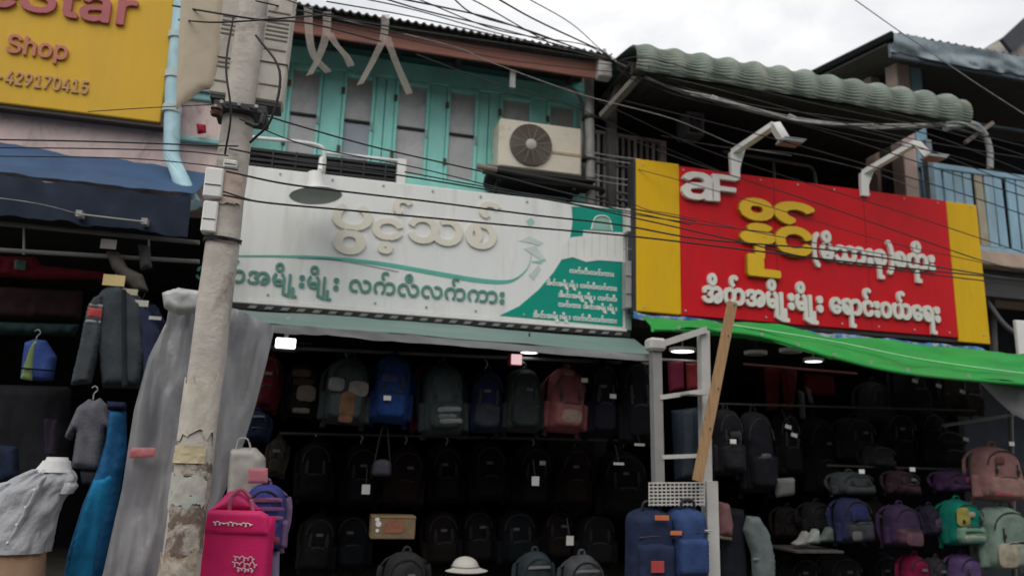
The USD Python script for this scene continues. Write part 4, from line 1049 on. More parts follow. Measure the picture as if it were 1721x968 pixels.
PAPER = look('old_paper', (0.50, 0.46, 0.40), rough=0.9, var=0.14, scale=12, stain=(0.34, 0.28, 0.2), samt=(0.5, 0.7), bump=0.2)
s.part('yellow_notice', wrap(z_of(778), z_of(749), 205, 300, 0.004, 1), look('yellow_notice', (0.50, 0.43, 0.28), rough=0.8, var=0.08))
s.part('poster', wrap(z_of(735), z_of(640), 200, 335, 0.0005, 2, 0.14), PAPER)
s.part('poster', wrap(z_of(850), z_of(800), 200, 320, 0.0005, 5, 0.12), look('faded_poster', (0.44, 0.41, 0.365), rough=0.9, var=0.2, scale=14, stain=(0.36, 0.42, 0.39), sscale=7, samt=(0.45, 0.6)))
s.part('poster', wrap(z_of(1030), z_of(925), 190, 320, 0.0005, 6, 0.14), look('torn_poster', (0.44, 0.40, 0.34), rough=0.9, var=0.3, scale=16, stain=(0.24, 0.17, 0.11), sscale=8, samt=(0.46, 0.6)))
s.part('rust_patch', wrap(z_of(935), z_of(850), 225, 345, -0.002, 7, 0.22), look('brown_peel', (0.40, 0.355, 0.31), rough=0.95, var=0.3, scale=16, bump=0.6, stain=(0.11, 0.07, 0.055), sscale=9, samt=(0.42, 0.54)))
s.part('rust_patch', wrap(z_of(800), z_of(782), 250, 350, -0.002, 8, 0.1), look('brown_peel', (0, 0, 0)))
s.part('poster', wrap(z_of(345), z_of(290), 225, 320, 0.001, 9, 0.04), look('peach_poster', (0.50, 0.40, 0.34), rough=0.9, var=0.12))
for y_ in (402, 405):
    z = z_of(y_)
    s.part('strap', wrap(z - 0.006, z + 0.006, 180, 360, 0.006, 0), DARK_METAL)
s.done()

METER = look('meter_grey', (0.44, 0.41, 0.36), rough=0.6, var=0.1, scale=4, stain=(0.25, 0.2, 0.16), sscale=4, samt=(0.52, 0.74), bump=0.15)
def cabinet(x0, y0, x1, y1, depth, label, ribs, tilt):
    q0, q1 = at(x0, (y0 + y1) / 2, depth), at(x1, (y0 + y1) / 2, depth)
    zt, zb = at((x0 + x1) / 2, y0, depth)[2], at((x0 + x1) / 2, y1, depth)[2]
    s = Thing('meter_box', label, 'meter box', 'ribbed meter boxes on the pole')
    ms = [('case', box(q0[0], q1[0], depth, depth + 0.16, zb, zt, 0.012), METER)]
    for f, n in ribs:
        z = zb + (zt - zb) * f
        for k in range(n):
            ms.append(('slot', box(q0[0] + 0.02, q1[0] - 0.02, depth - 0.004, depth - 0.001, z + k * 0.030, z + k * 0.030 + 0.010), look('slot_dark', (0.14, 0.125, 0.11))))
    ms.append(('lid_line', box(q0[0] - 0.004, q1[0] + 0.004, depth - 0.008, depth + 0.16, zb + (zt - zb) * 0.30, zb + (zt - zb) * 0.305), look('slot_dark', (0, 0, 0))))
    ms.append(('base', box(q0[0] + 0.01, q1[0] - 0.01, depth + 0.01, depth + 0.15, zb - 0.03, zb - 0.001, 0.006), DARK_METAL))
    for nm, m, mt in ms:
        m.apply_transform(trimesh.transformations.rotation_matrix(tilt, [0, 1, 0], ((q0[0] + q1[0]) / 2, depth, zb)))
        s.part(nm, m, mt)
    s.done()
cabinet(362, -40, 404, 160, yp - 0.03, 'ribbed grey meter box left of the pole top beside the beige sheet', [(0.10, 1), (0.22, 2), (0.5, 5), (0.86, 3)], 0.02)
cabinet(437, -40, 486, 172, yp - 0.03, 'ribbed grey meter box right of the pole top before the turquoise windows', [(0.12, 1), (0.4, 1), (0.48, 6), (0.7, 1), (0.85, 3)], 0.02)
s = Thing('pole_clamp', 'black clamp band and hardware where the meter boxes meet the pole', 'clamp')
q = at(400, 180, yp - 0.12)
s.part('band', box(q[0] - 0.14, q[0] + 0.17, yp - 0.135, yp + 0.13, q[2] - 0.03, q[2] + 0.025, 0.008), DARK_METAL)
s.part('hook', tube(curve([q + [0.08, -0.02, 0.0], q + [0.15, -0.03, -0.05], q + [0.13, -0.03, -0.12], q + [0.06, -0.02, -0.1]], 6), 0.016), DARK_METAL, smooth=50)
s.part('insulator', lathe([(0.0001, 0), (0.03, 0.0), (0.036, 0.02), (0.022, 0.03), (0.036, 0.04), (0.03, 0.06), (0.0001, 0.07)], q + [-0.11, -0.06, -0.1], 16), look('insulator_brown', (0.08, 0.045, 0.035), rough=0.25), smooth=40)
for k in range(3):
    s.part('bolt', tube([q + [-0.09 + k * 0.1, -0.03, 0.0], q + [-0.09 + k * 0.1, -0.05, 0.0]], 0.012, 8), GREY_METAL)
s.done()
s = Thing('white_junction_box', 'white fuse boxes strapped to the pole in front of the white sign', 'fuse box')
for k, (x0_, y0_, x1_, y1_) in enumerate(((347, 283, 372, 335), (343, 338, 362, 392), (376, 268, 398, 284))):
    a_, c_ = at(x0_, y0_, yp - 0.10), at(x1_, y1_, yp - 0.10)
    s.part('box', box(a_[0], c_[0], yp - 0.13 + 0.01 * k, yp - 0.03, c_[2], a_[2], 0.008), WHITE)
    s.part('lid_line', box(a_[0] + 0.006, c_[0] - 0.006, yp - 0.134 + 0.01 * k, yp - 0.1305 + 0.01 * k, (a_[2] * 0.4 + c_[2] * 0.6), (a_[2] * 0.4 + c_[2] * 0.6) + 0.004), DARK_METAL)
s.done()
BEIGE = look('beige_sheet', (0.46, 0.385, 0.29), rough=0.75, var=0.07, scale=2.5, bump=0.1, bscale=16, stain=(0.36, 0.29, 0.21), sscale=2, samt=(0.5, 0.8))
single('beige_sheet', cloth(xz([(308, -60), (378, -60), (372, 90), (362, 150), (340, 152), (296, 186), (297, 130), (302, 40)], yp - 0.02), yp - 0.02, 0.02, 0.05, 0.012, (3, 3), h=0.025, seed=4), BEIGE, 'plain beige sheet hanging between the yellow sign and the pole, torn along its lower edge', 'sheet', smooth=60)

# pale strips dangling from the wires near the eave
STRIP = look('pale_strip', (0.42, 0.36, 0.31), rough=0.6, var=0.12, thin=0.3, clear=0.72)
for pp, lab in (([(518, 12), (520, 60), (528, 95), (552, 122)], 'pale strap dangling nearest to the right meter box'), ([(550, 20), (548, 60), (535, 98), (520, 126)], 'pale strap crossing behind the nearest one under the red brown eave'),
                ([(648, 25), (645, 62), (628, 100), (605, 142)], 'pale strap dangling over the second window from the pole'), ([(650, 62), (660, 90), (672, 120), (688, 158)], 'pale strap dangling to the third window from the pole'),
                ([(553, 55), (565, 75), (582, 95), (590, 112)], 'short pale strap over the second pillar from the pole')):
    P = curve([at(x, y, -1.7 + 0.02 * i) for i, (x, y) in enumerate(pp)], 6)
    def fn(u, v, P=P):
        k = u * (len(P) - 1); i = min(int(k), len(P) - 2)
        c = P[i] + (P[i + 1] - P[i]) * (k - i)
        return c + np.array([(v - 0.5) * 0.062 * (1 - 0.25 * u), 0.025 * math.sin(u * 5) * (v - 0.5), 0.01 * (v - 0.5)])
    single('hanging_strap', grid(fn, 22, 3, 0.004), STRIP, lab, 'strap', smooth=60)

# ---------------------------------------------------------------- grey plastic sheets behind the pole
PLAST = look('grey_plastic', (0.36, 0.36, 0.375), rough=0.3, var=0.2, scale=4, bump=0.45, bscale=30, stain=(0.22, 0.22, 0.25), sscale=3.4, samt=(0.45, 0.7), stretch=(1, 1, 0.4), thin=0.2, spec=0.6, clear=0.3)
ty = -1.75
single('plastic_sheet', cloth(xz([(288, 488), (338, 492), (350, 560), (345, 650), (330, 760), (310, 880), (290, 1040), (150, 1060), (178, 940), (205, 820), (225, 690), (250, 600), (280, 540)], ty), ty, 0.02, 0.10, 0.075, (15, 2.6), h=0.016, seed=3, back=0.1), PLAST,
       'crumpled grey plastic sheet hanging on the left side of the pole', 'plastic sheet', smooth=70)
single('plastic_sheet', cloth(xz([(345, 505), (400, 520), (462, 548), (448, 610), (430, 680), (405, 760), (372, 840), (340, 900), (325, 880), (340, 760)], ty + 0.1), ty + 0.1, 0.015, 0.08, 0.06, (18, 2.6), h=0.016, seed=13, back=0.1), PLAST,
       'grey plastic sheet drawn aside on the right side of the pole under the teal awning', 'plastic sheet', smooth=70)
single('plastic_roll', cloth(xz([(272, 492), (300, 484), (345, 490), (345, 525), (300, 530), (276, 518)], ty - 0.12), ty - 0.12, 0.08, 0.05, 0.02, (12, 12), seed=5), look('pale_plastic', (0.45, 0.46, 0.46), rough=0.45, var=0.12), 'bunched pale plastic tied at the top of the left plastic sheet', 'plastic sheet', smooth=70)
single('red_print', cloth(xz([(218, 752), (262, 752), (260, 768), (216, 770)], ty - 0.10), ty - 0.10, 0.008, 0.02, 0.004), look('faded_red', (0.40, 0.14, 0.15), var=0.3, scale=20), 'faded red scrap stuck to the left plastic sheet', 'scrap', smooth=60)

# ---------------------------------------------------------------- bags
ZIP = look('zip_dark', (0.02, 0.02, 0.022), rough=0.5)
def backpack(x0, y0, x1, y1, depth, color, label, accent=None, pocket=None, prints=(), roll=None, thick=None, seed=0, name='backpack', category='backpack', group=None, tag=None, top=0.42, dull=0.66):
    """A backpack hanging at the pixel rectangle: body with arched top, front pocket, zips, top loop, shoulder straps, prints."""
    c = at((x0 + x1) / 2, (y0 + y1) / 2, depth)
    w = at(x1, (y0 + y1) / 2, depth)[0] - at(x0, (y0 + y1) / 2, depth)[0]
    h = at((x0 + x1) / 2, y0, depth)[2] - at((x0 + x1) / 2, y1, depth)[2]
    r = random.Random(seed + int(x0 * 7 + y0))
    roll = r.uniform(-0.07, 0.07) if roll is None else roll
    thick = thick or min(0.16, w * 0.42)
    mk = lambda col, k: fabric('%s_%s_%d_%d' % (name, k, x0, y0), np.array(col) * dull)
    body = mk(color, 'cloth')
    acc = mk(accent, 'accent') if accent else body
    poc = mk(pocket, 'pocket') if pocket else acc
    s = Thing(name, label, category, group)
    bo = np.array(blob_outline(c[0], c[2], w, h, top, 0.2, 0.08, 12, roll))
    nz = meshkit.fbm(np.column_stack([bo[:, 0] * 9, bo[:, 1] * 9, np.full(len(bo), seed * 3.1)]), 2, seed) - 0.5
    bo = [tuple(q) for q in np.array([c[0], c[2]]) + (bo - [c[0], c[2]]) * (1 + 0.11 * nz[:, None])]
    s.part('body', cloth(bo, depth, thick, min(0.10, w * 0.3), 0.02, (15, 11), seed=seed), body, smooth=60)
    def loc(u, v):       # u across, v up, in halves of the bag
        a, b_ = u * w / 2, v * h / 2
        return c[0] + a * math.cos(roll) - b_ * math.sin(roll), c[2] + a * math.sin(roll) + b_ * math.cos(roll)
    def patch(u, v, pw, ph, lift, th, mat, nm, tp=0.3, parent=None, rnd=0.25):
        cx, cz = loc(u, v)
        return s.part(nm, cloth(blob_outline(cx, cz, pw * w, ph * h, tp, rnd, 0.02, 8, roll), depth - thick + lift, th, min(0.045, pw * w * 0.3), 0.012, (18, 16), seed=seed + 3), mat, smooth=60, parent=parent)
    fp = patch(0.0, -0.46, 0.74, 0.40, 0.022, 0.055, poc, 'front_pocket', 0.2)
    zz = [loc(u, v) for u, v in [(-0.36 * 1.0, -0.16), (-0.2, -0.125), (0, -0.12), (0.2, -0.125), (0.36, -0.16)]]
    s.part('pocket_zip', tube(curve([(x, depth - thick - 0.024, z) for x, z in zz], 4), 0.006, 5), ZIP, parent=fp)
    arch = [loc(0.74 * math.cos(t), 0.25 + 0.55 * math.sin(t)) for t in np.linspace(0.05, math.pi - 0.05, 9)]
    s.part('main_zip', tube(curve([(x, depth - thick * 0.93, z) for x, z in arch], 3), 0.006, 5), ZIP)
    lp = [loc(u, v) for u, v in ((-0.16, 0.94), (-0.12, 1.08), (0, 1.13), (0.12, 1.08), (0.16, 0.94))]
    s.part('top_loop', tube(curve([(x, depth - 0.01, z) for x, z in lp], 4), 0.012, 6), acc, smooth=60)
    for sg in (-1, 1):
        st = [loc(sg * 0.35, 0.9), loc(sg * 0.98, 0.55), loc(sg * 1.05, -0.2), loc(sg * 0.8, -0.85), loc(sg * 0.86, -1.12)]
        s.part('shoulder_strap', tube(curve([(x, depth + 0.035, z) for x, z in st], 5), 0.022, 6, 0.4), acc, smooth=60)
    for sg in (-1, 1):
        cx, cz = loc(sg * 0.93, -0.5)
        s.part('side_pocket', cloth(blob_outline(cx, cz, 0.2 * w, 0.42 * h, 0.1, 0.2, 0.0, 6, roll), depth - thick * 0.35, 0.035, 0.03, 0.008, (14, 12), seed=seed + 9), acc, smooth=60)
    if r.random() < 0.65:
        for sg in (-1, 1):
            wb = [loc(sg * 0.45, 0.34), loc(sg * 0.46, 0.1), loc(sg * 0.46, -0.1)]
            s.part('webbing', tube([(x, depth - thick - 0.008, z) for x, z in wb], 0.010, 6, 0.35), ZIP)
            x, z = loc(sg * 0.46, 0.08)
            s.part('buckle', box(x - 0.016, x + 0.016, depth - thick - 0.022, depth - thick - 0.008, z - 0.018, z + 0.018, 0.004), BLACK)
    if r.random() < 0.75 and not prints:
        x, z = loc(r.uniform(-0.2, 0.25), 0.3)
        s.part('logo_patch', box(x - 0.028, x + 0.028, depth - thick - 0.012, depth - thick - 0.006, z - 0.012, z + 0.012, 0.003), look('logo_grey', (0.10, 0.10, 0.105)))
    for k, (u, v, pw, ph, col) in enumerate(prints):
        patch(u, v, pw, ph, -0.012 if v > -0.1 else -0.032, 0.008, mk(col, 'print%d' % k), 'print', 0.25)
    if tag:
        x, z = loc(*tag)
        s.part('price_tag', box(x - 0.028, x + 0.028, depth - thick - 0.055, depth - thick - 0.051, z - 0.018, z + 0.018), TAG)
    s.done()

hy = -0.95
s = Thing('hanging_rail', 'steel rail under the teal awning on which the backpacks hang', 'rail')
s.part('rail', tube([at(440, 583, hy + 0.08), at(1100, 612, hy + 0.08)], 0.014), look('dull_pipe', (0, 0, 0)))
for x_ in (580, 660, 745, 815, 878, 950):
    q = at(x_, 590 + (x_ - 440) * 0.044, hy + 0.08)
    s.part('hook', tube(curve([q + [0, 0, 0.01], q + [0.012, -0.05, -0.02], q + [0, -0.07, -0.05], q + [0, -0.05, -0.07]], 4), 0.005, 6), GREY_METAL)
s.done()
G1 = 'backpacks in the row under the teal awning'
backpack(430, 596, 470, 690, hy, (0.14, 0.012, 0.025), 'dark red backpack half hidden at the left end of the row by the plastic sheet', group=G1, accent=(0.1, 0.01, 0.02), seed=1)
backpack(478, 612, 536, 702, hy + 0.15, (0.018, 0.016, 0.016), 'black backpack with tan patches below the square lamp', group=G1, prints=((-0.1, 0.62, 0.55, 0.14, (0.2, 0.14, 0.1)), (0.05, 0.3, 0.6, 0.12, (0.1, 0.07, 0.06)), (0.3, -0.12, 0.55, 0.3, (0.32, 0.25, 0.2)), (0.1, -0.75, 0.5, 0.1, (0.28, 0.25, 0.22))), seed=2)
backpack(544, 600, 622, 714, hy, (0.075, 0.09, 0.095), 'grey backpack with pale band and brown centre stripe', group=G1, pocket=(0.085, 0.10, 0.105), prints=((-0.5, 0.12, 0.34, 0.2, (0.30, 0.30, 0.28)), (0.45, 0.06, 0.42, 0.22, (0.32, 0.30, 0.27)), (0.05, -0.42, 0.32, 0.36, (0.22, 0.13, 0.07)), (0.05, -0.84, 0.3, 0.1, (0.25, 0.12, 0.08))), seed=3)
backpack(623, 598, 692, 712, hy, (0.035, 0.085, 0.30), 'bright blue backpack between the grey ones', group=G1, accent=(0.03, 0.06, 0.2), pocket=(0.03, 0.09, 0.33), prints=((-0.2, 0.3, 0.4, 0.12, (0.08, 0.09, 0.2)),), tag=(-0.25, -0.3), seed=4)
backpack(694, 612, 732, 722, hy + 0.22, (0.17, 0.012, 0.03), 'dark red backpack behind the large grey green one', group=G1, seed=5)
backpack(706, 612, 781, 731, hy, (0.085, 0.11, 0.115), 'large grey green backpack with white lettered pocket right of the dark red one', group=G1, accent=(0.06, 0.075, 0.08), prints=((0.15, -0.3, 0.52, 0.07, (0.28, 0.30, 0.30)), (0.05, -0.48, 0.4, 0.06, (0.2, 0.22, 0.22)), (0.2, -0.62, 0.5, 0.07, (0.26, 0.28, 0.28))), seed=6)
backpack(784, 622, 846, 728, hy + 0.05, (0.028, 0.035, 0.11), 'navy backpack between grey green and dark grey backpacks', group=G1, accent=(0.05, 0.06, 0.08), seed=7)
backpack(845, 618, 910, 727, hy, (0.065, 0.078, 0.08), 'dark grey backpack below the glowing pink box', group=G1, accent=(0.045, 0.055, 0.058), seed=8)
backpack(916, 618, 982, 727, hy - 0.02, (0.36, 0.12, 0.13), 'salmon pink backpack with pale emblem on its pocket', group=G1, pocket=(0.40, 0.15, 0.15), prints=((0.1, -0.5, 0.5, 0.2, (0.45, 0.32, 0.27)), (-0.2, 0.8, 0.3, 0.1, (0.42, 0.2, 0.18))), tag=(0.55, 0.6), seed=9)
backpack(984, 606, 1036, 735, hy, (0.022, 0.023, 0.035), 'near black backpack right of the salmon pink one with small white tag', group=G1, tag=(0.3, 0.05), seed=10)
backpack(1036, 602, 1094, 745, hy - 0.05, (0.016, 0.016, 0.022), 'largest black backpack beside the left post of the white rack', group=G1, seed=11)
s = Thing('hanging_rail', 'dim steel rail deeper in the middle shop for the lower row of backpacks', 'rail')
s.part('rail', tube([at(470, 728, hy + 0.85), at(1100, 742, hy + 0.85)], 0.012), look('black_pipe', (0.035, 0.035, 0.035)))
for x_ in (530, 607, 681, 749, 820, 893, 962, 1042):
    q = at(x_, 729 + (x_ - 470) * 0.022, hy + 0.85)
    s.part('hook', tube(curve([q, q + [0.012, -0.05, -0.02], q + [0, -0.07, -0.05], q + [0, -0.05, -0.07]], 4), 0.005, 6), GREY_METAL)
s.done()
G2 = 'dark backpacks in the lower rows of the middle shop'
low = [(500, 740, 560, 840, 'left of the lit picture box, high'), (575, 745, 640, 850, 'above the picture box'), (650, 750, 712, 850, 'above right of the picture box'), (720, 745, 778, 845, 'under the grey green backpack'),
       (790, 742, 850, 842, 'under the navy backpack'), (862, 745, 925, 850, 'under the dark grey backpack'), (935, 748, 990, 850, 'under the salmon pink backpack'), (1000, 755, 1085, 868, 'beside the left post of the white rack, low')]
for k, (x0, y0, x1, y1, w_) in enumerate(low):
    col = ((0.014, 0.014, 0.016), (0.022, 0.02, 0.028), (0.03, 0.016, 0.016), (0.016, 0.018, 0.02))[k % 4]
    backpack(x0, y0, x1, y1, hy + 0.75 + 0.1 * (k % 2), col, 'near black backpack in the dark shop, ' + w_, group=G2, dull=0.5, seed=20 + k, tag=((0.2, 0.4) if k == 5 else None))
for k, (x0, y0, x1, y1, col, w_) in enumerate(((868, 925, 930, 1030, (0.055, 0.075, 0.085), 'grey teal backpack standing at the bottom between the pale cap and a grey backpack'), (944, 930, 1012, 1040, (0.13, 0.14, 0.15), 'grey backpack standing at the bottom left of the blue suitcases'), (640, 925, 718, 1030, (0.06, 0.06, 0.063), 'dim grey backpack standing at the bottom under the picture box'))):
    backpack(x0, y0, x1, y1, hy - 0.1, col, w_, seed=40 + k, prints=((0.0, 0.55, 0.6, 0.05, (0.3, 0.31, 0.32)),) if k < 2 else ())
deep = [(505, 862, 565, 960, 'lowest row, left of the picture box'), (560, 858, 622, 955, 'lowest row, touching the left side of the picture box'), (712, 855, 772, 950, 'lowest row, right of the picture box'), (770, 850, 830, 945, 'lowest row, above the pale cap'), (835, 852, 900, 948, 'lowest row, right of the pale cap'), (905, 850, 962, 940, 'lowest row, left of the bottom grey backpack'), (965, 856, 1030, 950, 'lowest row, beside the blue suitcases')]
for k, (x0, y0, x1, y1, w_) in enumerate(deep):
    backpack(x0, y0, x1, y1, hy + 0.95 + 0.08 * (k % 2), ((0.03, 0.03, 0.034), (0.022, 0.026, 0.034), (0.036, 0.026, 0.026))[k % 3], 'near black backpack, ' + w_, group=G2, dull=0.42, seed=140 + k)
# loose small things in the dark of the middle shop
s = Thing('picture_box', 'brownish picture box with small figures low in the dark middle shop', 'box')
a_, c_ = at(625, 866, hy), at(697, 906, hy)
s.part('box', box(a_[0], c_[0], hy, hy + 0.18, c_[2], a_[2], 0.006), look('box_brown', (0.21, 0.15, 0.085), var=0.25, scale=12))
s.part('edge', box(a_[0], c_[0], hy - 0.006, hy - 0.001, a_[2] - 0.014, a_[2]), look('edge_brass', (0.30, 0.20, 0.1)))
s.part('print', prism(blob_outline(*(at(663, 884, hy)[[0, 2]]), 0.16, 0.10), hy - 0.005, hy - 0.001), look('print_red_brown', (0.25, 0.10, 0.06), var=0.3, scale=20))
for (x_, y_, r_) in ((634, 872, 0.018), (636, 880, 0.022), (634, 891, 0.014)):
    q = at(x_, y_, hy)
    s.part('print', lathe([(0.0001, 0), (r_, 0), (r_, 0.004), (0.0001, 0.004)], (q[0], hy - 0.002, q[2]), 14, 'y'), TAG)
s.done()
s = Thing('cap', 'pale round cap lying at the bottom edge of the middle shop', 'cap')
q = at(782, 952, hy - 0.2)
crown = trimesh.creation.icosphere(3, 1.0); v = crown.vertices; v[:, 2] = np.where(v[:, 2] < 0, v[:, 2] * 0.15, v[:, 2]); crown.vertices = v * [0.10, 0.11, 0.075] + q
PC = look('pale_cap', (0.52, 0.50, 0.46), rough=0.8, var=0.08, bump=0.3, bscale=120)
s.part('crown', crown, PC, smooth=60)
s.part('brim', grid(lambda u, v: q + np.array([(0.10 + 0.07 * v) * math.cos(math.pi * (1.1 + 0.8 * u)), (0.11 + 0.07 * v) * math.sin(math.pi * (1.1 + 0.8 * u)), -0.005 - 0.02 * v]), 16, 4, 0.006), PC, smooth=60)
s.part('band', tube([q + np.array([0.103 * math.cos(t), 0.113 * math.sin(t), 0.004]) for t in np.linspace(0, 2 * math.pi, 25)], 0.006, 6), look('cap_band', (0.2, 0.19, 0.18)))
s.done()
for k, (x_, y_, w_) in enumerate(((1040, 779, 'beside the left rack post'), (1075, 747, 'near the left post of the rack, above the other'), (900, 808, 'under the dark grey backpack'), (615, 822, 'left above the picture box'), (958, 908, 'above the bottom grey backpack'))):
    q = at(x_, y_, hy - 0.25)
    s = Thing('price_tag', 'small white price tag hanging ' + w_, 'tag', 'price tags in the dark middle shop')
    s.part('card', box(q[0] - 0.045 if k < 2 else q[0] - 0.03, q[0] + 0.045 if k < 2 else q[0] + 0.03, q[1], q[1] + 0.003, q[2] - (0.01 if k < 2 else 0.035), q[2] + (0.01 if k < 2 else 0.035)), look('tag_dull', (0.4, 0.4, 0.39)))
    s.part('string', tube([q + [0, 0, 0.01], q + [0.005, 0.1, 0.16]], 0.002, 5), BLACK)
    s.done()
s = Thing('purse', 'small grey purse with strap hanging in the dark middle shop', 'purse')
q = at(642, 786, hy)
s.part('body', cloth(blob_outline(q[0], q[2], 0.15, 0.13, 0.3), hy, 0.05, 0.04, 0.005), fabric('purse_grey', (0.07, 0.07, 0.09)), smooth=60)
s.part('strap', tube(curve([q + [-0.06, 0, 0.05], q + [-0.02, 0, 0.3], q + [0.02, 0, 0.3], q + [0.06, 0, 0.05]], 5), 0.006, 6), BLACK)
s.done()
# stacked suitcases under the rack
s0 = -1.62
def suitcase(x0, y0, x1, y1, depth, color, label, trims, seed):
    a_, c_ = at(x0, y0, depth), at(x1, y1, depth)
    s = Thing('travel_bag', label, 'travel bag')
    w_, h_ = c_[0] - a_[0], a_[2] - c_[2]
    fb = fabric('travel_%d' % seed, np.array(color) * 0.75)
    s.part('body', cloth(blob_outline((a_[0] + c_[0]) / 2, (a_[2] + c_[2]) / 2, w_, h_, 0.16, 0.16, 0.02), depth, 0.17, 0.09, 0.02, (7, 7), seed=seed), fb, smooth=60)
    s.part('front_pocket', cloth(blob_outline((a_[0] + c_[0]) / 2, a_[2] - h_ * 0.66, w_ * 0.8, h_ * 0.52, 0.1, 0.15, 0.0), depth - 0.15, 0.05, 0.05, 0.01, seed=seed + 1), fb, smooth=60)
    zz = [(a_[0] + w_ * f, depth - 0.165 - 0.0, a_[2] - h_ * (0.36 - 0.03 * math.sin(f * math.pi))) for f in np.linspace(0.12, 0.88, 8)]
    s.part('zip', tube(zz, 0.007, 6), ZIP)
    s.part('handle', tube(curve([(a_[0] + w_ * 0.3, depth - 0.06, a_[2] - 0.01), (a_[0] + w_ * 0.36, depth - 0.07, a_[2] + 0.045), (a_[0] + w_ * 0.62, depth - 0.07, a_[2] + 0.045), (a_[0] + w_ * 0.7, depth - 0.06, a_[2] - 0.01)], 5), 0.012, 8), ZIP, smooth=60)
    for k, (u, v, pw, ph, col) in enumerate(trims):
        x_, z_ = a_[0] + w_ * u, a_[2] - h_ * v
        s.part('label_patch', box(x_ - pw / 2, x_ + pw / 2, depth - 0.215, depth - 0.205, z_ - ph / 2, z_ + ph / 2, 0.003), look('patch_%d_%d' % (seed, k), col))
    s.done()
suitcase(1050, 852, 1128, 990, s0 + 0.02, (0.035, 0.05, 0.11), 'dark navy travel bag with orange labels under the wire basket, left one', ((0.55, 0.10, 0.11, 0.035, (0.5, 0.14, 0.05)), (0.85, 0.28, 0.09, 0.03, (0.5, 0.15, 0.06)), (0.45, 0.68, 0.10, 0.08, (0.38, 0.05, 0.05))), 61)
suitcase(1118, 850, 1182, 972, s0 - 0.02, (0.055, 0.10, 0.26), 'blue travel bag under the wire basket, right one against the rack post', ((0.8, 0.3, 0.06, 0.012, (0.4, 0.42, 0.45)),), 62)

# ---------------------------------------------------------------- goods of the right shop
ry = -1.0
s = Thing('bag_stand', 'thin grey pipe frame holding bags at the right end of the green awning', 'rack')
s.part('rail', tube([at(1585, 715, ry), at(1704, 697, ry)], 0.016), look('dull_pipe', (0, 0, 0)))
s.part('post', tube([at(1698, 690, ry), at(1706, 1000, ry)], 0.022), look('dull_pipe', (0, 0, 0)))
s.part('arm', tube([at(1694, 800, ry - 0.05), at(1740, 812, ry - 0.05)], 0.010), GREY_METAL)
s.done()
backpack(1196, 686, 1244, 798, ry - 0.1, (0.03, 0.03, 0.038), 'charcoal backpack with white tag right of the wooden plank', dull=0.5, seed=71, tag=(-0.2, 0.0), accent=(0.05, 0.05, 0.058), prints=((0.2, 0.2, 0.4, 0.1, (0.10, 0.10, 0.105)),))
backpack(1240, 690, 1296, 828, ry, (0.026, 0.024, 0.034), 'charcoal backpack right of the one with the white tag, with small grey badge', dull=0.5, seed=72, prints=((0.05, -0.1, 0.3, 0.06, (0.2, 0.2, 0.21)),))
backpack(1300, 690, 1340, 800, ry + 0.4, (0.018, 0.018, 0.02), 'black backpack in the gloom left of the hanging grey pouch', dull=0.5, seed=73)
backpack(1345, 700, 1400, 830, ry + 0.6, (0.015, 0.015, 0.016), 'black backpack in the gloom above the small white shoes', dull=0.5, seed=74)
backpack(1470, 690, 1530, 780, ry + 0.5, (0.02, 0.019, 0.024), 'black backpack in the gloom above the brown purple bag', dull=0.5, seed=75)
backpack(1550, 720, 1612, 785, ry + 0.3, (0.024, 0.022, 0.034), 'dark striped bag below the pipe frame, left of the pink backpack', dull=0.5, seed=76, prints=((0, 0.3, 0.7, 0.08, (0.06, 0.06, 0.08)),))
backpack(1395, 792, 1458, 832, ry, (0.10, 0.115, 0.125), 'wide grey bag top above the purple blue school bag, white tag over it', dull=0.5, seed=77, tag=(-0.1, 1.05), top=0.3)
backpack(1400, 832, 1456, 912, ry - 0.05, (0.055, 0.06, 0.16), 'purple blue school bag with white zip line', dull=0.5, seed=78, pocket=(0.10, 0.10, 0.12), prints=((-0.05, 0.3, 0.5, 0.3, (0.05, 0.06, 0.22)), (0, -0.08, 0.66, 0.025, (0.6, 0.6, 0.62)), (-0.4, -0.6, 0.3, 0.2, (0.25, 0.25, 0.25))))
backpack(1448, 748, 1496, 788, ry + 0.2, (0.045, 0.048, 0.045), 'dim olive grey pouch left of the brown purple bag', dull=0.5, seed=79, top=0.2)
backpack(1488, 790, 1536, 832, ry, (0.10, 0.055, 0.075), 'brown purple small bag with white tag over it', dull=0.5, seed=80, tag=(-0.1, 1.1))
backpack(1482, 846, 1538, 918, ry - 0.05, (0.10, 0.06, 0.15), 'dim purple school bag with reddish pocket under the brown purple bag', dull=0.5, seed=81, pocket=(0.17, 0.085, 0.12), prints=((0.1, -0.55, 0.5, 0.3, (0.25, 0.13, 0.18)),))
backpack(1542, 848, 1582, 900, ry, (0.06, 0.05, 0.10), 'small dark violet school bag left of the green one', dull=0.5, seed=82, prints=((0, -0.1, 0.5, 0.3, (0.14, 0.13, 0.2)),))
backpack(1568, 790, 1628, 826, ry, (0.13, 0.06, 0.17), 'low purple and pink bag above the green school bag', dull=0.5, seed=83, prints=((0.4, 0.1, 0.4, 0.4, (0.3, 0.09, 0.18)),), top=0.3)
backpack(1578, 838, 1640, 916, ry - 0.12, (0.012, 0.28, 0.21), 'green and yellow school bag with teal front', seed=84, pocket=(0.25, 0.42, 0.30), accent=(0.01, 0.2, 0.15), prints=((-0.45, 0.3, 0.35, 0.4, (0.5, 0.45, 0.12)), (-0.2, 0.4, 0.4, 0.12, (0.55, 0.5, 0.35)), (0.0, -0.35, 0.5, 0.06, (0.05, 0.12, 0.1)), (-0.05, -0.55, 0.55, 0.08, (0.55, 0.55, 0.45)), (0.05, -0.75, 0.4, 0.05, (0.05, 0.14, 0.12))))
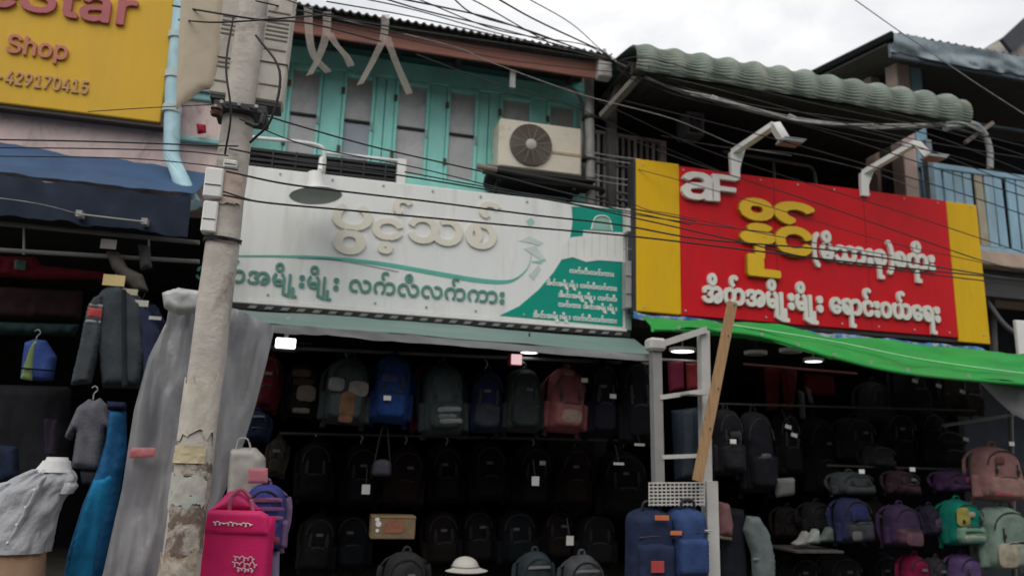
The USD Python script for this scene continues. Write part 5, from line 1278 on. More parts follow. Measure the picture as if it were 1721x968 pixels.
backpack(1629, 748, 1706, 842, ry - 0.15, (0.46, 0.245, 0.235), 'pale pink backpack at the right end below the pipe frame', seed=85, pocket=(0.48, 0.28, 0.25), prints=((-0.3, 0.45, 0.2, 0.14, (0.32, 0.12, 0.13)), (-0.3, -0.72, 0.4, 0.06, (0.5, 0.12, 0.16))), tag=(0.1, 1.06))
backpack(1640, 848, 1722, 956, ry - 0.18, (0.29, 0.40, 0.34), 'mint green backpack with cream pocket below the pale pink one', seed=86, pocket=(0.42, 0.46, 0.38), prints=((-0.45, -0.5, 0.4, 0.34, (0.56, 0.50, 0.38)), (-0.3, -0.35, 0.2, 0.1, (0.12, 0.10, 0.08)), (0.4, -0.1, 0.4, 0.02, (0.1, 0.14, 0.12))))
backpack(1514, 930, 1556, 1000, ry - 0.05, (0.34, 0.02, 0.09), 'magenta bag at the bottom edge', dull=0.55, seed=87)
backpack(1556, 935, 1588, 1000, ry, (0.08, 0.075, 0.09), 'small grey violet bag at the bottom edge right of the magenta one', dull=0.55, seed=88)
backpack(1592, 928, 1644, 1000, ry - 0.1, (0.19, 0.11, 0.29), 'violet bag at the bottom edge left of the mint backpack', dull=0.55, seed=89, pocket=(0.25, 0.16, 0.36))
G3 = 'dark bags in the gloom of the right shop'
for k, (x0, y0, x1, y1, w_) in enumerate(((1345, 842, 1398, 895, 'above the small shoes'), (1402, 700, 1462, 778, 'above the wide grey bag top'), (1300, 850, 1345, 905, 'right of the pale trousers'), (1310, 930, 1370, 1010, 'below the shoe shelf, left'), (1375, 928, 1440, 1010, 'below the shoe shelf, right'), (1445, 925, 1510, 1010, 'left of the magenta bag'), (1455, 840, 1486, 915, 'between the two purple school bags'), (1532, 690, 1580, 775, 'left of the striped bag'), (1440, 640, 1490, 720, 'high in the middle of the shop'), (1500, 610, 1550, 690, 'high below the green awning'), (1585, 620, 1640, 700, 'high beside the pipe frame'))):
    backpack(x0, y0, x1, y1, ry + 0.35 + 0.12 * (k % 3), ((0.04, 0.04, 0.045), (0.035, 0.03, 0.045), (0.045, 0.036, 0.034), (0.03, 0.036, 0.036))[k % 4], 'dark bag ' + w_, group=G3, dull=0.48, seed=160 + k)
single('grey_pouch', cloth(xz([(1300, 804), (1334, 802), (1334, 832), (1304, 836)], ry - 0.1), ry - 0.1, 0.05, 0.04, 0.006), fabric('pouch_grey', (0.15, 0.16, 0.155)), 'grey square pouch hanging in the middle of the right shop', 'pouch', smooth=60)
s = Thing('red_garments', 'dark red clothes hung under the ceiling of the right shop', 'clothes')
rf = fabric('dark_red_cloth', (0.07, 0.006, 0.009))
for k, (pp, dy) in enumerate((([(1284, 618), (1312, 616), (1306, 690), (1288, 690)], 0.3), ([(1312, 620), (1338, 622), (1332, 690), (1318, 688)], 0.25), ([(1352, 626), (1398, 630), (1404, 668), (1350, 664)], 0.8))):
    s.part('garment', cloth(xz(pp, ry + dy), ry + dy, 0.05, 0.04, 0.015, seed=k), rf, smooth=60)
s.part('rail', tube([at(1250, 612, ry + 0.35), at(1440, 628, ry + 0.35)], 0.012), look('red_pipe', (0.16, 0.05, 0.05)))
s.done()
s = Thing('red_garments', 'red clothes hung between the white rack posts under the lit lamp', 'clothes')
for k, pp in enumerate(([(1122, 608), (1148, 606), (1150, 655), (1124, 660)], [(1152, 610), (1176, 610), (1176, 655), (1154, 656)])):
    s.part('garment', cloth(xz(pp, ry + 0.05), ry + 0.05, 0.04, 0.04, 0.015, seed=k + 5), fabric('red_cloth_%d' % k, (0.22, 0.03, 0.035) if k else (0.16, 0.02, 0.05)), smooth=60)
s.part('rail', tube([at(1110, 604, ry + 0.06), at(1182, 608, ry + 0.06)], 0.010), GREY_METAL)
s.done()
s = Thing('goods_rail', 'dim steel rail across the right shop holding school bags', 'rail')
s.part('rail', tube([at(1195, 678, ry + 0.1), at(1640, 690, ry + 0.1)], 0.010), look('black_pipe', (0, 0, 0)))
s.part('rail', tube([at(1390, 782, ry + 0.12), at(1640, 790, ry + 0.12)], 0.010), look('black_pipe', (0, 0, 0)))
s.done()
def garment(name, label, category, poly, depth, col, thick=0.06, fold=0.02, seed=0, freq=(13, 3), extra=(), hook=None):
    s = Thing(name, label, category)
    s.part('cloth', cloth(xz(poly, depth), depth, thick, 0.06, fold, freq, seed=seed), fabric(name + '_cloth_%d' % seed, col), smooth=60)
    for k, (nm, pp, dy, th, c2) in enumerate(extra):
        s.part(nm, cloth(xz(pp, depth - dy), depth - dy, th, 0.03, fold * 0.6, freq, seed=seed + k), fabric('%s_%s_%d_%d' % (name, nm, seed, k), c2), smooth=60)
    if hook:
        q = at(*hook, depth)
        s.part('hanger_hook', tube(curve([q + [0, 0, -0.04], q, q + [0.02, 0, 0.03], q + [0.0, 0, 0.055], q + [-0.02, 0, 0.04]], 4), 0.004, 5), GREY_METAL)
    s.done()
garment('jeans', 'dark blue grey jeans hanging behind the white rack rungs', 'jeans', [(1128, 690), (1174, 684), (1176, 805), (1134, 808)], ry + 0.05, (0.03, 0.042, 0.06), seed=101, extra=(('leg', [(1146, 690), (1166, 688), (1166, 800), (1146, 802)], 0.05, 0.025, (0.055, 0.07, 0.085)),))
garment('grey_trousers', 'pale grey green trousers hanging low in the right shop', 'trousers', [(1254, 866), (1276, 868), (1292, 895), (1302, 940), (1300, 1000), (1266, 1000), (1262, 930), (1248, 890)], ry - 0.1, (0.17, 0.20, 0.205), seed=102, extra=(('cuff', [(1266, 936), (1302, 940), (1301, 946), (1266, 942)], 0.05, 0.015, (0.2, 0.22, 0.22)),))
garment('dark_trousers', 'black trousers hanging low beside the pale grey green trousers', 'trousers', [(1214, 850), (1250, 856), (1256, 1000), (1210, 1000)], ry, (0.02, 0.022, 0.03), seed=103)
garment('child_shirt', 'dim pink child top hanging beside the lower rack post', 'clothes', [(1206, 842), (1224, 846), (1230, 880), (1228, 902), (1206, 898)], ry - 0.1, (0.26, 0.13, 0.135), seed=104, extra=(('hem', [(1206, 898), (1230, 902), (1230, 908), (1206, 904)], 0.01, 0.015, (0.3, 0.26, 0.22)),))
garment('dim_cloth', 'pale faded strips of cloth hanging in the gloom right of the dark red clothes', 'cloth', [(1340, 655), (1350, 660), (1352, 705), (1344, 702)], ry + 0.3, (0.10, 0.115, 0.115), seed=105, extra=(('strip', [(1354, 648), (1362, 655), (1368, 680), (1360, 676)], 0.02, 0.02, (0.09, 0.095, 0.095)),))
s = Thing('small_shoes', 'pair of small white and grey shoes on a dark shelf low in the right shop', 'shoes')
for k, (x_, y_, c_) in enumerate(((1345, 912, (0.30, 0.29, 0.28)), (1362, 908, (0.27, 0.29, 0.28)), (1385, 905, (0.10, 0.12, 0.11)))):
    s.part('shoe', cloth(xz([(x_ - 16, y_), (x_ - 6, y_ - 6), (x_ + 2, y_ - 20), (x_ + 12, y_ - 20), (x_ + 14, y_ + 6), (x_ - 12, y_ + 6)], ry - 0.02 * k), ry - 0.02 * k, 0.06, 0.04, 0.004), fabric('shoe_%d' % k, c_), smooth=60)
a_, c_ = at(1320, 916, ry), at(1400, 922, ry)
s.part('shelf', box(a_[0], c_[0], ry - 0.15, ry + 0.3, c_[2] - 0.02, c_[2], 0.003), DARK_BOARD)
s.done()
for k, (x_, y_, w_) in enumerate(((1538, 640, 'under the green awning, leftmost'), (1578, 648, 'under the green awning, second from left'), (1618, 658, 'under the green awning, rightmost'), (1325, 717, 'below the dark red clothes, upper'), (1335, 731, 'below the dark red clothes, lower'), (1624, 738, 'left of the top of the pale pink backpack'))):
    q = at(x_, y_, ry - 0.1)
    s = Thing('price_tag', 'small white card in the right shop, ' + w_, 'tag', 'price tags in the dark right shop')
    m = box(q[0] - 0.03, q[0] + 0.03, q[1], q[1] + 0.003, q[2] - 0.016, q[2] + 0.016)
    m.apply_transform(trimesh.transformations.rotation_matrix(0.25, [0, 1, 0], q))
    s.part('card', m, TAG if k < 3 else look('tag_grey', (0.4, 0.4, 0.4)))
    s.part('string', tube([q + [0, 0, 0.01], q + [0.005, 0.1, 0.16]], 0.002, 5), BLACK)
    s.done()
single('white_sheet', cloth(xz([(1640, 636), (1690, 646), (1790, 655), (1790, 740), (1735, 712), (1700, 694), (1672, 668)], -1.55), -1.55, 0.03, 0.08, 0.03, (8, 6), h=0.02, seed=21), look('pale_plastic_sheet', (0.42, 0.42, 0.45), rough=0.4, var=0.1, thin=0.2), 'pale plastic sheet hanging below the right end of the green awning', 'plastic sheet', smooth=70)

# ---------------------------------------------------------------- clothes of the left shop
ly = -1.05
JK = (0.06, 0.072, 0.08)
garment('checked_jacket', 'dark grey jacket with red and white sleeve badge hanging under the navy awning', 'jacket', [(168, 492), (184, 480), (206, 480), (228, 490), (246, 512), (252, 600), (240, 654), (172, 652), (166, 600), (160, 520)], ly, JK, 0.10, 0.02, 111,
        extra=(('sleeve', [(158, 500), (176, 492), (176, 560), (154, 645), (118, 648), (132, 590), (146, 520)], 0.05, 0.07, (0.075, 0.085, 0.095)),
               ('sleeve', [(226, 500), (246, 510), (270, 560), (266, 640), (240, 640), (236, 560)], 0.03, 0.06, (0.035, 0.042, 0.085)),
               ('placket', [(204, 486), (212, 486), (214, 650), (205, 650)], 0.10, 0.012, (0.03, 0.036, 0.045)),
               ('badge', [(148, 516), (172, 518), (170, 536), (145, 534)], 0.115, 0.012, (0.50, 0.09, 0.09)),
               ('badge_edge', [(150, 510), (174, 512), (172, 517), (149, 515)], 0.115, 0.012, (0.35, 0.35, 0.34)),
               ('badge_edge', [(144, 536), (170, 538), (168, 544), (142, 542)], 0.115, 0.012, (0.35, 0.37, 0.38))), hook=(194, 474))
garment('navy_jacket', 'navy jacket hanging behind the dark grey jacket next to the plastic sheet', 'jacket', [(236, 508), (262, 512), (278, 540), (268, 640), (236, 645)], ly + 0.12, (0.02, 0.025, 0.055), 0.07, 0.02, 112)
for k, (x0_, y0_, x1_, y1_, c_, w_) in enumerate(((176, 462, 210, 483, (0.55, 0.43, 0.20), 'yellowish card'), (208, 486, 232, 498, (0.42, 0.38, 0.28), 'buff card'), (228, 505, 250, 517, (0.42, 0.40, 0.36), 'pale grey card'), (252, 532, 272, 539, (0.4, 0.4, 0.4), 'thin pale card'), (172, 403, 196, 421, (0.17, 0.16, 0.155), 'dull grey card'))):
    a_, c2 = at(x0_, y0_, ly - 0.06), at(x1_, y1_, ly - 0.06)
    s = Thing('price_card', w_ + ' hung above the jackets under the navy awning', 'tag', 'price cards above the jackets')
    s.part('card', box(a_[0], c2[0], ly - 0.09, ly - 0.086, c2[2], a_[2]), look('card_%d' % k, c_, rough=0.8))
    s.part('string', tube([((a_[0] + c2[0]) / 2, ly - 0.085, a_[2]), ((a_[0] + c2[0]) / 2, ly - 0.0, a_[2] + 0.08)], 0.002, 5), BLACK)
    s.done()
garment('brown_cap_stack', 'dim grey brown cloth bundle hanging above the jacket', 'cloth', [(178, 422), (200, 424), (215, 450), (240, 462), (250, 490), (226, 492), (205, 470), (188, 452)], ly, (0.10, 0.09, 0.08), 0.05, 0.02, 113)
garment('grey_bundle', 'dim grey cloth hanging high beside the dark end of the navy awning', 'cloth', [(232, 410), (252, 414), (256, 450), (236, 456)], ly + 0.05, (0.10, 0.10, 0.105), 0.05, 0.02, 114)
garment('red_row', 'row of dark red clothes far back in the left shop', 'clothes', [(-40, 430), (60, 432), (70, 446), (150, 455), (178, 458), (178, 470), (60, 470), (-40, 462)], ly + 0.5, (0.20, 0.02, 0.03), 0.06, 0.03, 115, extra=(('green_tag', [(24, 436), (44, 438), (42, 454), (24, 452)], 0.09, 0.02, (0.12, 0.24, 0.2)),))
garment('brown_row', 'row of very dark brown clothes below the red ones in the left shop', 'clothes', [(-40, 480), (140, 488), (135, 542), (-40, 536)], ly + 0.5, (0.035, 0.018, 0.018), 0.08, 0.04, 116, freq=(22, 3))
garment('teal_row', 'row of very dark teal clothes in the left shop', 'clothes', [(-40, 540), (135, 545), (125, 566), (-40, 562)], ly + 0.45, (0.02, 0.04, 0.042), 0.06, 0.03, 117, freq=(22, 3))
garment('kids_shirt', 'green and blue child shirt hanging in the dark of the left shop', 'shirt', [(42, 575), (58, 570), (78, 572), (96, 600), (90, 640), (64, 640), (34, 636), (38, 600)], ly + 0.2, (0.05, 0.09, 0.30), 0.06, 0.02, 118, extra=(('panel', [(48, 584), (58, 572), (64, 574), (60, 600), (54, 640), (34, 636)], 0.045, 0.02, (0.22, 0.30, 0.12)), ('stripe', [(34, 617), (94, 622), (94, 625), (34, 620)], 0.075, 0.008, (0.01, 0.01, 0.012))), hook=(62, 566))
garment('grey_child_top', 'grey child top hanging above the mannequin', 'clothes', [(150, 670), (158, 674), (168, 668), (182, 682), (198, 728), (184, 736), (180, 720), (174, 792), (120, 786), (128, 726), (120, 742), (108, 734), (130, 684)], ly - 0.25, (0.14, 0.14, 0.165), 0.07, 0.02, 119, extra=(('dark_hem', [(134, 790), (168, 792), (164, 816), (138, 814)], 0.0, 0.04, (0.03, 0.032, 0.04)),), hook=(158, 662))
garment('blue_trousers', 'bright blue trousers hanging between the mannequin and the plastic sheet', 'trousers', [(184, 686), (212, 688), (213, 760), (198, 850), (174, 968), (166, 1020), (98, 1020), (114, 930), (138, 850), (163, 790), (178, 740)], ly - 0.3, (0.02, 0.115, 0.27), 0.07, 0.04, 120, freq=(22, 2.5),
        extra=(('lower_leg', [(158, 806), (190, 796), (172, 880), (154, 1000), (106, 1000), (122, 915), (141, 852)], 0.055, 0.03, (0.02, 0.22, 0.45)), ('waist', [(180, 674), (212, 676), (213, 690), (180, 688)], 0.02, 0.05, (0.02, 0.025, 0.06))))
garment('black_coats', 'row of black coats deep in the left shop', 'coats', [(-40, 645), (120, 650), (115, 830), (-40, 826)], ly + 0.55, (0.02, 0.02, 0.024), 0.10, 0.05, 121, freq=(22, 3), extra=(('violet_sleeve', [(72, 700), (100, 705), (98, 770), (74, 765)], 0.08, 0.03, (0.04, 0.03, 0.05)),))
garment('dark_blue_top', 'dark blue top hanging at the left border behind the mannequin', 'clothes', [(-30, 745), (30, 750), (34, 800), (-30, 830)], ly + 0.2, (0.02, 0.03, 0.06), 0.06, 0.03, 122)

# headless mannequin with a white shirt
def loft(rings, n=40, e=0.9, noise=0.0, nf=(6, 6), seed=0, shift=0.0):
    """Rings (x, y, z, half width, half depth) joined into one skin."""
    R = np.array(rings, float)
    k = len(R) * 5
    t = np.linspace(0, len(R) - 1, k)
    C = np.array(curve(R, 5))[:, :]
    def fn(u, v):
        i = min(int(v * (len(C) - 1)), len(C) - 2); f = v * (len(C) - 1) - i
        c = C[i] * (1 - f) + C[i + 1] * f
        a = 2 * math.pi * u + shift
        w = meshkit.fbm(np.array([[math.cos(a) * nf[0] / 2, math.sin(a) * nf[0] / 2, c[2] * nf[1]]]), 3, seed)[0] - 0.5
        cx, cy = math.copysign(abs(math.cos(a)) ** e, math.cos(a)), math.copysign(abs(math.sin(a)) ** e, math.sin(a))
        return np.array([c[0] + (c[3] + noise * w) * cx, c[1] + (c[4] + noise * w) * cy, c[2]])
    m = grid(fn, n + 1, len(C))
    caps = []
    for v in (0, 1):
        ring = np.array([fn(u, v) for u in np.linspace(0, 1, n, endpoint=False)])
        c = ring.mean(0)
        caps.append(trimesh.Trimesh(np.vstack([ring, c]), [[i, (i + 1) % n, n] for i in range(n)], process=False))
    m = join(m, *caps)
    m.merge_vertices()
    m.fix_normals()
    return m
my = -1.75
nk = at(97, 768, my)
cx_ = nk[0]
z = nk[2]
s = Thing('mannequin', 'headless white mannequin wearing a loose white shirt and tan skirt at the left border', 'mannequin')
SHIRT = look('white_shirt', (0.42, 0.43, 0.46), rough=0.9, var=0.07, scale=5, bump=0.7, bscale=55, thin=0.12)
s.part('torso', loft([(cx_ - 0.01, my, z - 0.10, 0.085, 0.075), (cx_, my, z - 0.03, 0.068, 0.062), (cx_, my, z + 0.0, 0.058, 0.055)]), look('mannequin_white', (0.62, 0.62, 0.61), rough=0.4, var=0.03), smooth=60)
s.part('shirt', loft([(cx_ - 0.195, my, 0.86, 0.225, 0.16), (cx_ - 0.185, my, 0.95, 0.225, 0.155), (cx_ - 0.15, my, 1.08, 0.205, 0.14), (cx_ - 0.115, my, 1.2, 0.20, 0.13), (cx_ - 0.075, my, z - 0.175, 0.19, 0.12), (cx_ - 0.04, my, z - 0.125, 0.165, 0.105), (cx_ - 0.012, my, z - 0.075, 0.095, 0.085)], 84, 0.9, 0.07, (9, 9), 4), SHIRT, smooth=60)
s.part('collar', loft([(cx_ - 0.01, my, z - 0.09, 0.105, 0.095), (cx_ - 0.004, my, z - 0.055, 0.088, 0.08), (cx_, my, z - 0.022, 0.076, 0.07)], 40, 0.9, 0.012), look('collar_white', (0.58, 0.58, 0.58), rough=0.85), smooth=60)
s.part('sleeve', loft([(cx_ - 0.36, my - 0.03, z - 0.40, 0.085, 0.09), (cx_ - 0.33, my - 0.02, z - 0.28, 0.085, 0.09), (cx_ - 0.25, my, z - 0.18, 0.075, 0.08), (cx_ - 0.17, my, z - 0.14, 0.04, 0.06)], 32, 0.95, 0.05, (9, 12), 5), SHIRT, smooth=60)
s.part('sleeve', loft([(cx_ + 0.085, my - 0.02, z - 0.215, 0.035, 0.07), (cx_ + 0.095, my - 0.01, z - 0.165, 0.042, 0.07), (cx_ + 0.06, my, z - 0.12, 0.03, 0.05)], 32, 0.95, 0.02, (9, 12), 7), SHIRT, smooth=60)
s.part('placket', cloth([(cx_ - 0.175, 0.9), (cx_ - 0.14, 0.9), (cx_ + 0.0, z - 0.11), (cx_ - 0.03, z - 0.11)], my - 0.135, 0.022, 0.02, 0.008, seed=3), SHIRT, smooth=60)
for k in range(5):
    s.part('button', lathe([(0.0001, 0), (0.007, 0), (0.006, 0.003), (0.0001, 0.004)], (cx_ - 0.15 + 0.032 * k, my - 0.162, 0.93 + 0.1 * k), 10, 'y'), TAG)
cx_ -= 0.17
s.part('skirt', loft([(cx_ - 0.03, my, 0.3, 0.24, 0.19), (cx_ - 0.02, my, 0.6, 0.225, 0.17), (cx_ - 0.02, my, 0.87, 0.205, 0.14)], 40, 0.95, 0.03, (9, 2), 8), look('tan_skirt', (0.30, 0.19, 0.125), rough=0.9, var=0.1, bump=0.3, bscale=150), smooth=60)
s.part('stand', join(tube([(cx_ - 0.02, my, 0.13), (cx_ - 0.02, my, 0.4)], 0.015), lathe([(0.0001, 0), (0.15, 0), (0.14, 0.012), (0.0001, 0.02)], (cx_ - 0.02, my, 0.121), 24)), GREY_METAL)
s.done()

# ---------------------------------------------------------------- pink bag and its neighbours at the foot of the pole
pb = -2.05
HOT = look('hot_pink', (0.62, 0.012, 0.13), rough=0.55, var=0.1, scale=6, bump=0.2, bscale=60)
a_, c_ = at(333, 860, pb), at(448, 1040, pb)
s = Thing('pink_carrier_bag', 'hot pink carrier bag with folded flap and white lettering at the foot of the pole', 'bag')
s.part('body', cloth([(a_[0], a_[2] - 0.01), (c_[0], a_[2] - 0.02), (c_[0] + 0.005, c_[2]), (a_[0] + 0.005, c_[2])], pb, 0.13, 0.06, 0.012, (6, 6), seed=31), HOT, smooth=60)
s.part('flap', cloth(xz([(334, 862), (345, 856), (440, 858), (452, 866), (452, 900), (334, 896)], pb - 0.13), pb - 0.13, 0.022, 0.03, 0.006, seed=32), HOT, smooth=60)
s.part('gusset', cloth(xz([(352, 858), (384, 826), (398, 822), (418, 834), (440, 858)], pb - 0.03), pb - 0.03, 0.06, 0.05, 0.01, seed=33), look('pink_light', (0.62, 0.03, 0.17), rough=0.5), smooth=60)
s.part('handle', tube(curve([at(385, 858, pb - 0.08), at(390, 834, pb - 0.09), at(405, 822, pb - 0.09), at(420, 836, pb - 0.08), at(425, 858, pb - 0.08)], 6), 0.012, 8), look('handle_grey_pink', (0.40, 0.12, 0.18)), smooth=60)
def script_line(x0_, x1_, y_, amp, waves, dy, r):
    """A line of looping handwriting as one bent tube."""
    t = np.linspace(0, 1, waves * 14)
    return tube([at(x0_ + (x1_ - x0_) * u + 2.2 * math.sin(u * waves * 6.283 * 1.0), y_ + 3 * u - amp * math.cos(u * waves * 6.283) * (0.7 + 0.5 * math.sin(u * 17)), pb - dy) for u in t], r * 0.6, 6)
s.part('lettering', script_line(358, 424, 879, 3.0, 9, 0.158, 0.0055), WHITE)
for k, (x0_, x1_, y_, am) in enumerate(((392, 428, 937, 4.0), (390, 432, 947, 4.5), (398, 426, 956, 3.5))):
    s.part('emblem_stroke', script_line(x0_, x1_, y_, am, 5, 0.146, 0.006), look('emblem_white', (0.6, 0.45, 0.5)))
s.done()
backpack(408, 812, 482, 924, pb + 0.25, (0.10, 0.11, 0.42), 'blue and pink checked backpack behind the hot pink bag', seed=91, accent=(0.35, 0.22, 0.42), pocket=(0.11, 0.10, 0.36), prints=((0.1, 0.55, 0.7, 0.07, (0.42, 0.16, 0.30)), (0.15, 0.28, 0.75, 0.06, (0.36, 0.15, 0.35)), (0.2, 0.02, 0.7, 0.06, (0.42, 0.18, 0.32)), (0.3, -0.62, 0.5, 0.12, (0.48, 0.12, 0.16))), roll=0.02, thick=0.14)
garment('lavender_cloth', 'lavender cloth hanging below the checked backpack', 'cloth', [(440, 925), (470, 926), (468, 1010), (440, 1010)], pb + 0.25, (0.30, 0.26, 0.42), 0.06, 0.02, 131)
s = Thing('white_paper_bag', 'creased white bag with pink tag standing behind the hot pink bag', 'bag')
s.part('body', cloth(xz([(386, 752), (430, 752), (446, 768), (448, 812), (444, 850), (380, 850)], pb + 0.4), pb + 0.4, 0.09, 0.05, 0.02, (8, 8), seed=35), look('white_bag', (0.40, 0.38, 0.35), rough=0.7, var=0.1), smooth=50)
s.part('pink_tag', cloth(xz([(418, 786), (450, 786), (450, 812), (416, 812)], pb + 0.22), pb + 0.22, 0.012, 0.02, 0.003), look('tag_pink', (0.50, 0.17, 0.21)), smooth=50)
s.part('handle', tube(curve([at(396, 756, pb + 0.36), at(402, 738, pb + 0.36), at(416, 738, pb + 0.36), at(422, 756, pb + 0.36)], 5), 0.006, 6), look('white_bag', (0, 0, 0)))
s.done()
backpack(412, 690, 452, 742, hy - 0.1, (0.018, 0.028, 0.07), 'navy bag with pale lines left of the dark middle shop under the dark red one', seed=92, prints=((0, 0.6, 0.7, 0.08, (0.2, 0.22, 0.26)), (0, -0.2, 0.7, 0.04, (0.2, 0.22, 0.26))))
backpack(450, 735, 480, 800, hy + 0.2, (0.06, 0.052, 0.04), 'small dim olive bag beside the white bag', seed=93)

# ---------------------------------------------------------------- wires
def wire(pts, r, label, mat=CABLE, group=None, name='overhead_wire', sag_n=6):
    P = [at(x, y, d) for x, y, d in pts]
    single(name, tube(curve(P, sag_n), r * 0.88, 6), mat, label, 'wire', group, smooth=60)
yw = -2.55
wire([(-60, 234, -2.2), (150, 238, -2.3), (330, 244, -2.45), (400, 246, yw)], 0.0055, 'wire crossing the pink wall above the navy awning from the left border to the pole')
wire([(-60, 262, -2.2), (200, 266, -2.3), (330, 276, -2.45), (400, 286, yw)], 0.004, 'thin wire running along the top edge of the navy awning to the pole')
wire([(148, 188, -1.8), (260, 181, -2.1), (385, 175, yw)], 0.0035, 'thin wire rising across the lower corner of the yellow sign')
wire([(-60, 326, -2.0), (60, 342, -2.0), (140, 362, -1.6)], 0.004, 'grey wire leading to the tube lamp under the navy awning', GREY_CABLE)
wire([(385, 175, yw), (425, 188, yw), (520, 217, -2.5), (640, 250, -2.4), (820, 291, -2.3), (940, 322, -2.2), (1060, 350, -2.1), (1170, 372, -2.0)], 0.006, 'wire from the pole clamp across the turquoise windows below the air conditioner')
wire([(385, 250, yw), (480, 268, yw), (660, 293, -2.5), (836, 322, -2.4), (960, 343, -2.35), (1078, 369, -2.3), (1240, 405, -2.2), (1400, 440, -2.1), (1721, 480, -1.9), (1790, 488, -1.9)], 0.006, 'wire along the lower edge of the black slatted railing above the white sign')
wire([(380, 288, yw), (467, 307, yw), (553, 319, -2.55), (730, 340, -2.5), (900, 362, -2.45), (1041, 378, -2.4), (1180, 402, -2.3), (1390, 420, -2.2), (1560, 446, -2.1), (1657, 462, -2.0), (1790, 482, -1.9)], 0.007, 'wire crossing the top of the white sign from pole to the right yellow panel')
wire([(375, 328, yw), (449, 341, yw), (590, 354, -2.55), (730, 367, -2.5), (900, 383, -2.45), (1078, 399, -2.4), (1280, 423, -2.3), (1480, 446, -2.2), (1790, 478, -2.0)], 0.007, 'lowest long wire over the cream letters of the white sign')
wire([(375, 322, yw), (420, 336, yw), (449, 341, yw + 0.01)], 0.006, 'short wire joining the lowest long wire beside the pole')
wire([(376, 398, yw + 0.03), (400, 404, yw + 0.03), (406, 405, yw + 0.05)], 0.007, 'short black wire end on the pole left of the white sign')
wire([(680, 289, -2.4), (836, 318, -2.35), (960, 337, -2.3), (1078, 360, -2.25), (1160, 378, -2.2)], 0.005, 'wire just under the air conditioner shelf to the left yellow panel')
wire([(1000, 295, -1.6), (1073, 347, -1.7), (1140, 362, -1.75), (1300, 396, -1.9), (1500, 430, -1.9)], 0.004, 'thin wire crossing the left yellow panel obliquely')
wire([(1000, 210, -0.7), (1130, 262, -0.9), (1260, 305, -1.1), (1380, 344, -1.3), (1520, 393, -1.45), (1644, 436, -1.5), (1721, 456, -1.55), (1790, 472, -1.6)], 0.006, 'wire sagging across the red sign from the downpipe to the right border')
end = (1034, 103)
for k, (pts, r, w_) in enumerate(((((549, 3), (700, 30), (870, 68)), 0.005, 'lowest wire in the sky starting above the right meter box'),
        (((645, -2), (720, 20), (830, 46), (940, 76)), 0.006, 'second wire in the sky from the roof upwards'),
        (((671, -2), (750, 14), (830, 33), (930, 68)), 0.007, 'third wire in the sky, bending towards the fascia corner'),
        (((757, -6), (800, 26), (883, 50), (960, 78)), 0.006, 'wire in the sky with a dark bend over the roof middle'),
        (((765, -6), (800, 3), (922, 71), (1000, 96)), 0.0055, 'grey wire falling steeply to the fascia corner'),
        (((832, -4), (900, 34), (985, 74), (1010, 86)), 0.007, 'topmost black wire falling steeply to the fascia corner'),
        (((700, -2), (840, 52), (975, 74), (1010, 90)), 0.0045, 'thin wire crossing the other sky wires near the fascia corner'))):
    n = len(pts)
    wire([(x, y, -2.6 + 1.9 * i / n) for i, (x, y) in enumerate(pts)] + [(end[0], end[1] - 2 + k, -0.62)], r, w_)
wire([(430, 2, yw), (540, 26, -2.2), (700, 52, -1.8), (900, 82, -1.2), (1036, 106, -0.62)], 0.006, 'black wire lying along the dark roof edge above the fascia')
wire([(560, 30, -2.0), (760, 78, -1.6), (830, 107, -1.4), (980, 160, -1.2), (1130, 200, -1.1), (1240, 245, -1.1), (1330, 262, -1.2)], 0.004, 'thin grey wire slanting under the red brown fascia to the lamp brackets', GREY_CABLE)
wire([(700, 92, -1.2), (830, 140, -1.0), (960, 178, -0.8), (1030, 210, -0.7), (1120, 250, -0.7), (1220, 292, -0.85)], 0.005, 'dark wire slanting across the shaded eave to the red sign top')
BUN = []
for k in range(5):
    pts = [(1034, 104, -0.62), (1085, 128, -0.9), (1140, 152, -1.1), (1200, 166, -1.3), (1270, 186, -1.45), (1330, 198, -1.5), (1400, 208, -1.5), (1470, 213, -1.45), (1560, 212, -1.1), (1610, 207, -0.7), (1650, 220, -0.55)]
    P = [at(x + random.uniform(-3, 3), y + random.uniform(-3.5, 3.5), d + random.uniform(-0.03, 0.03)) for x, y, d in pts]
    BUN.append(tube(curve(P, 6), 0.009 if k < 3 else 0.006, 6))
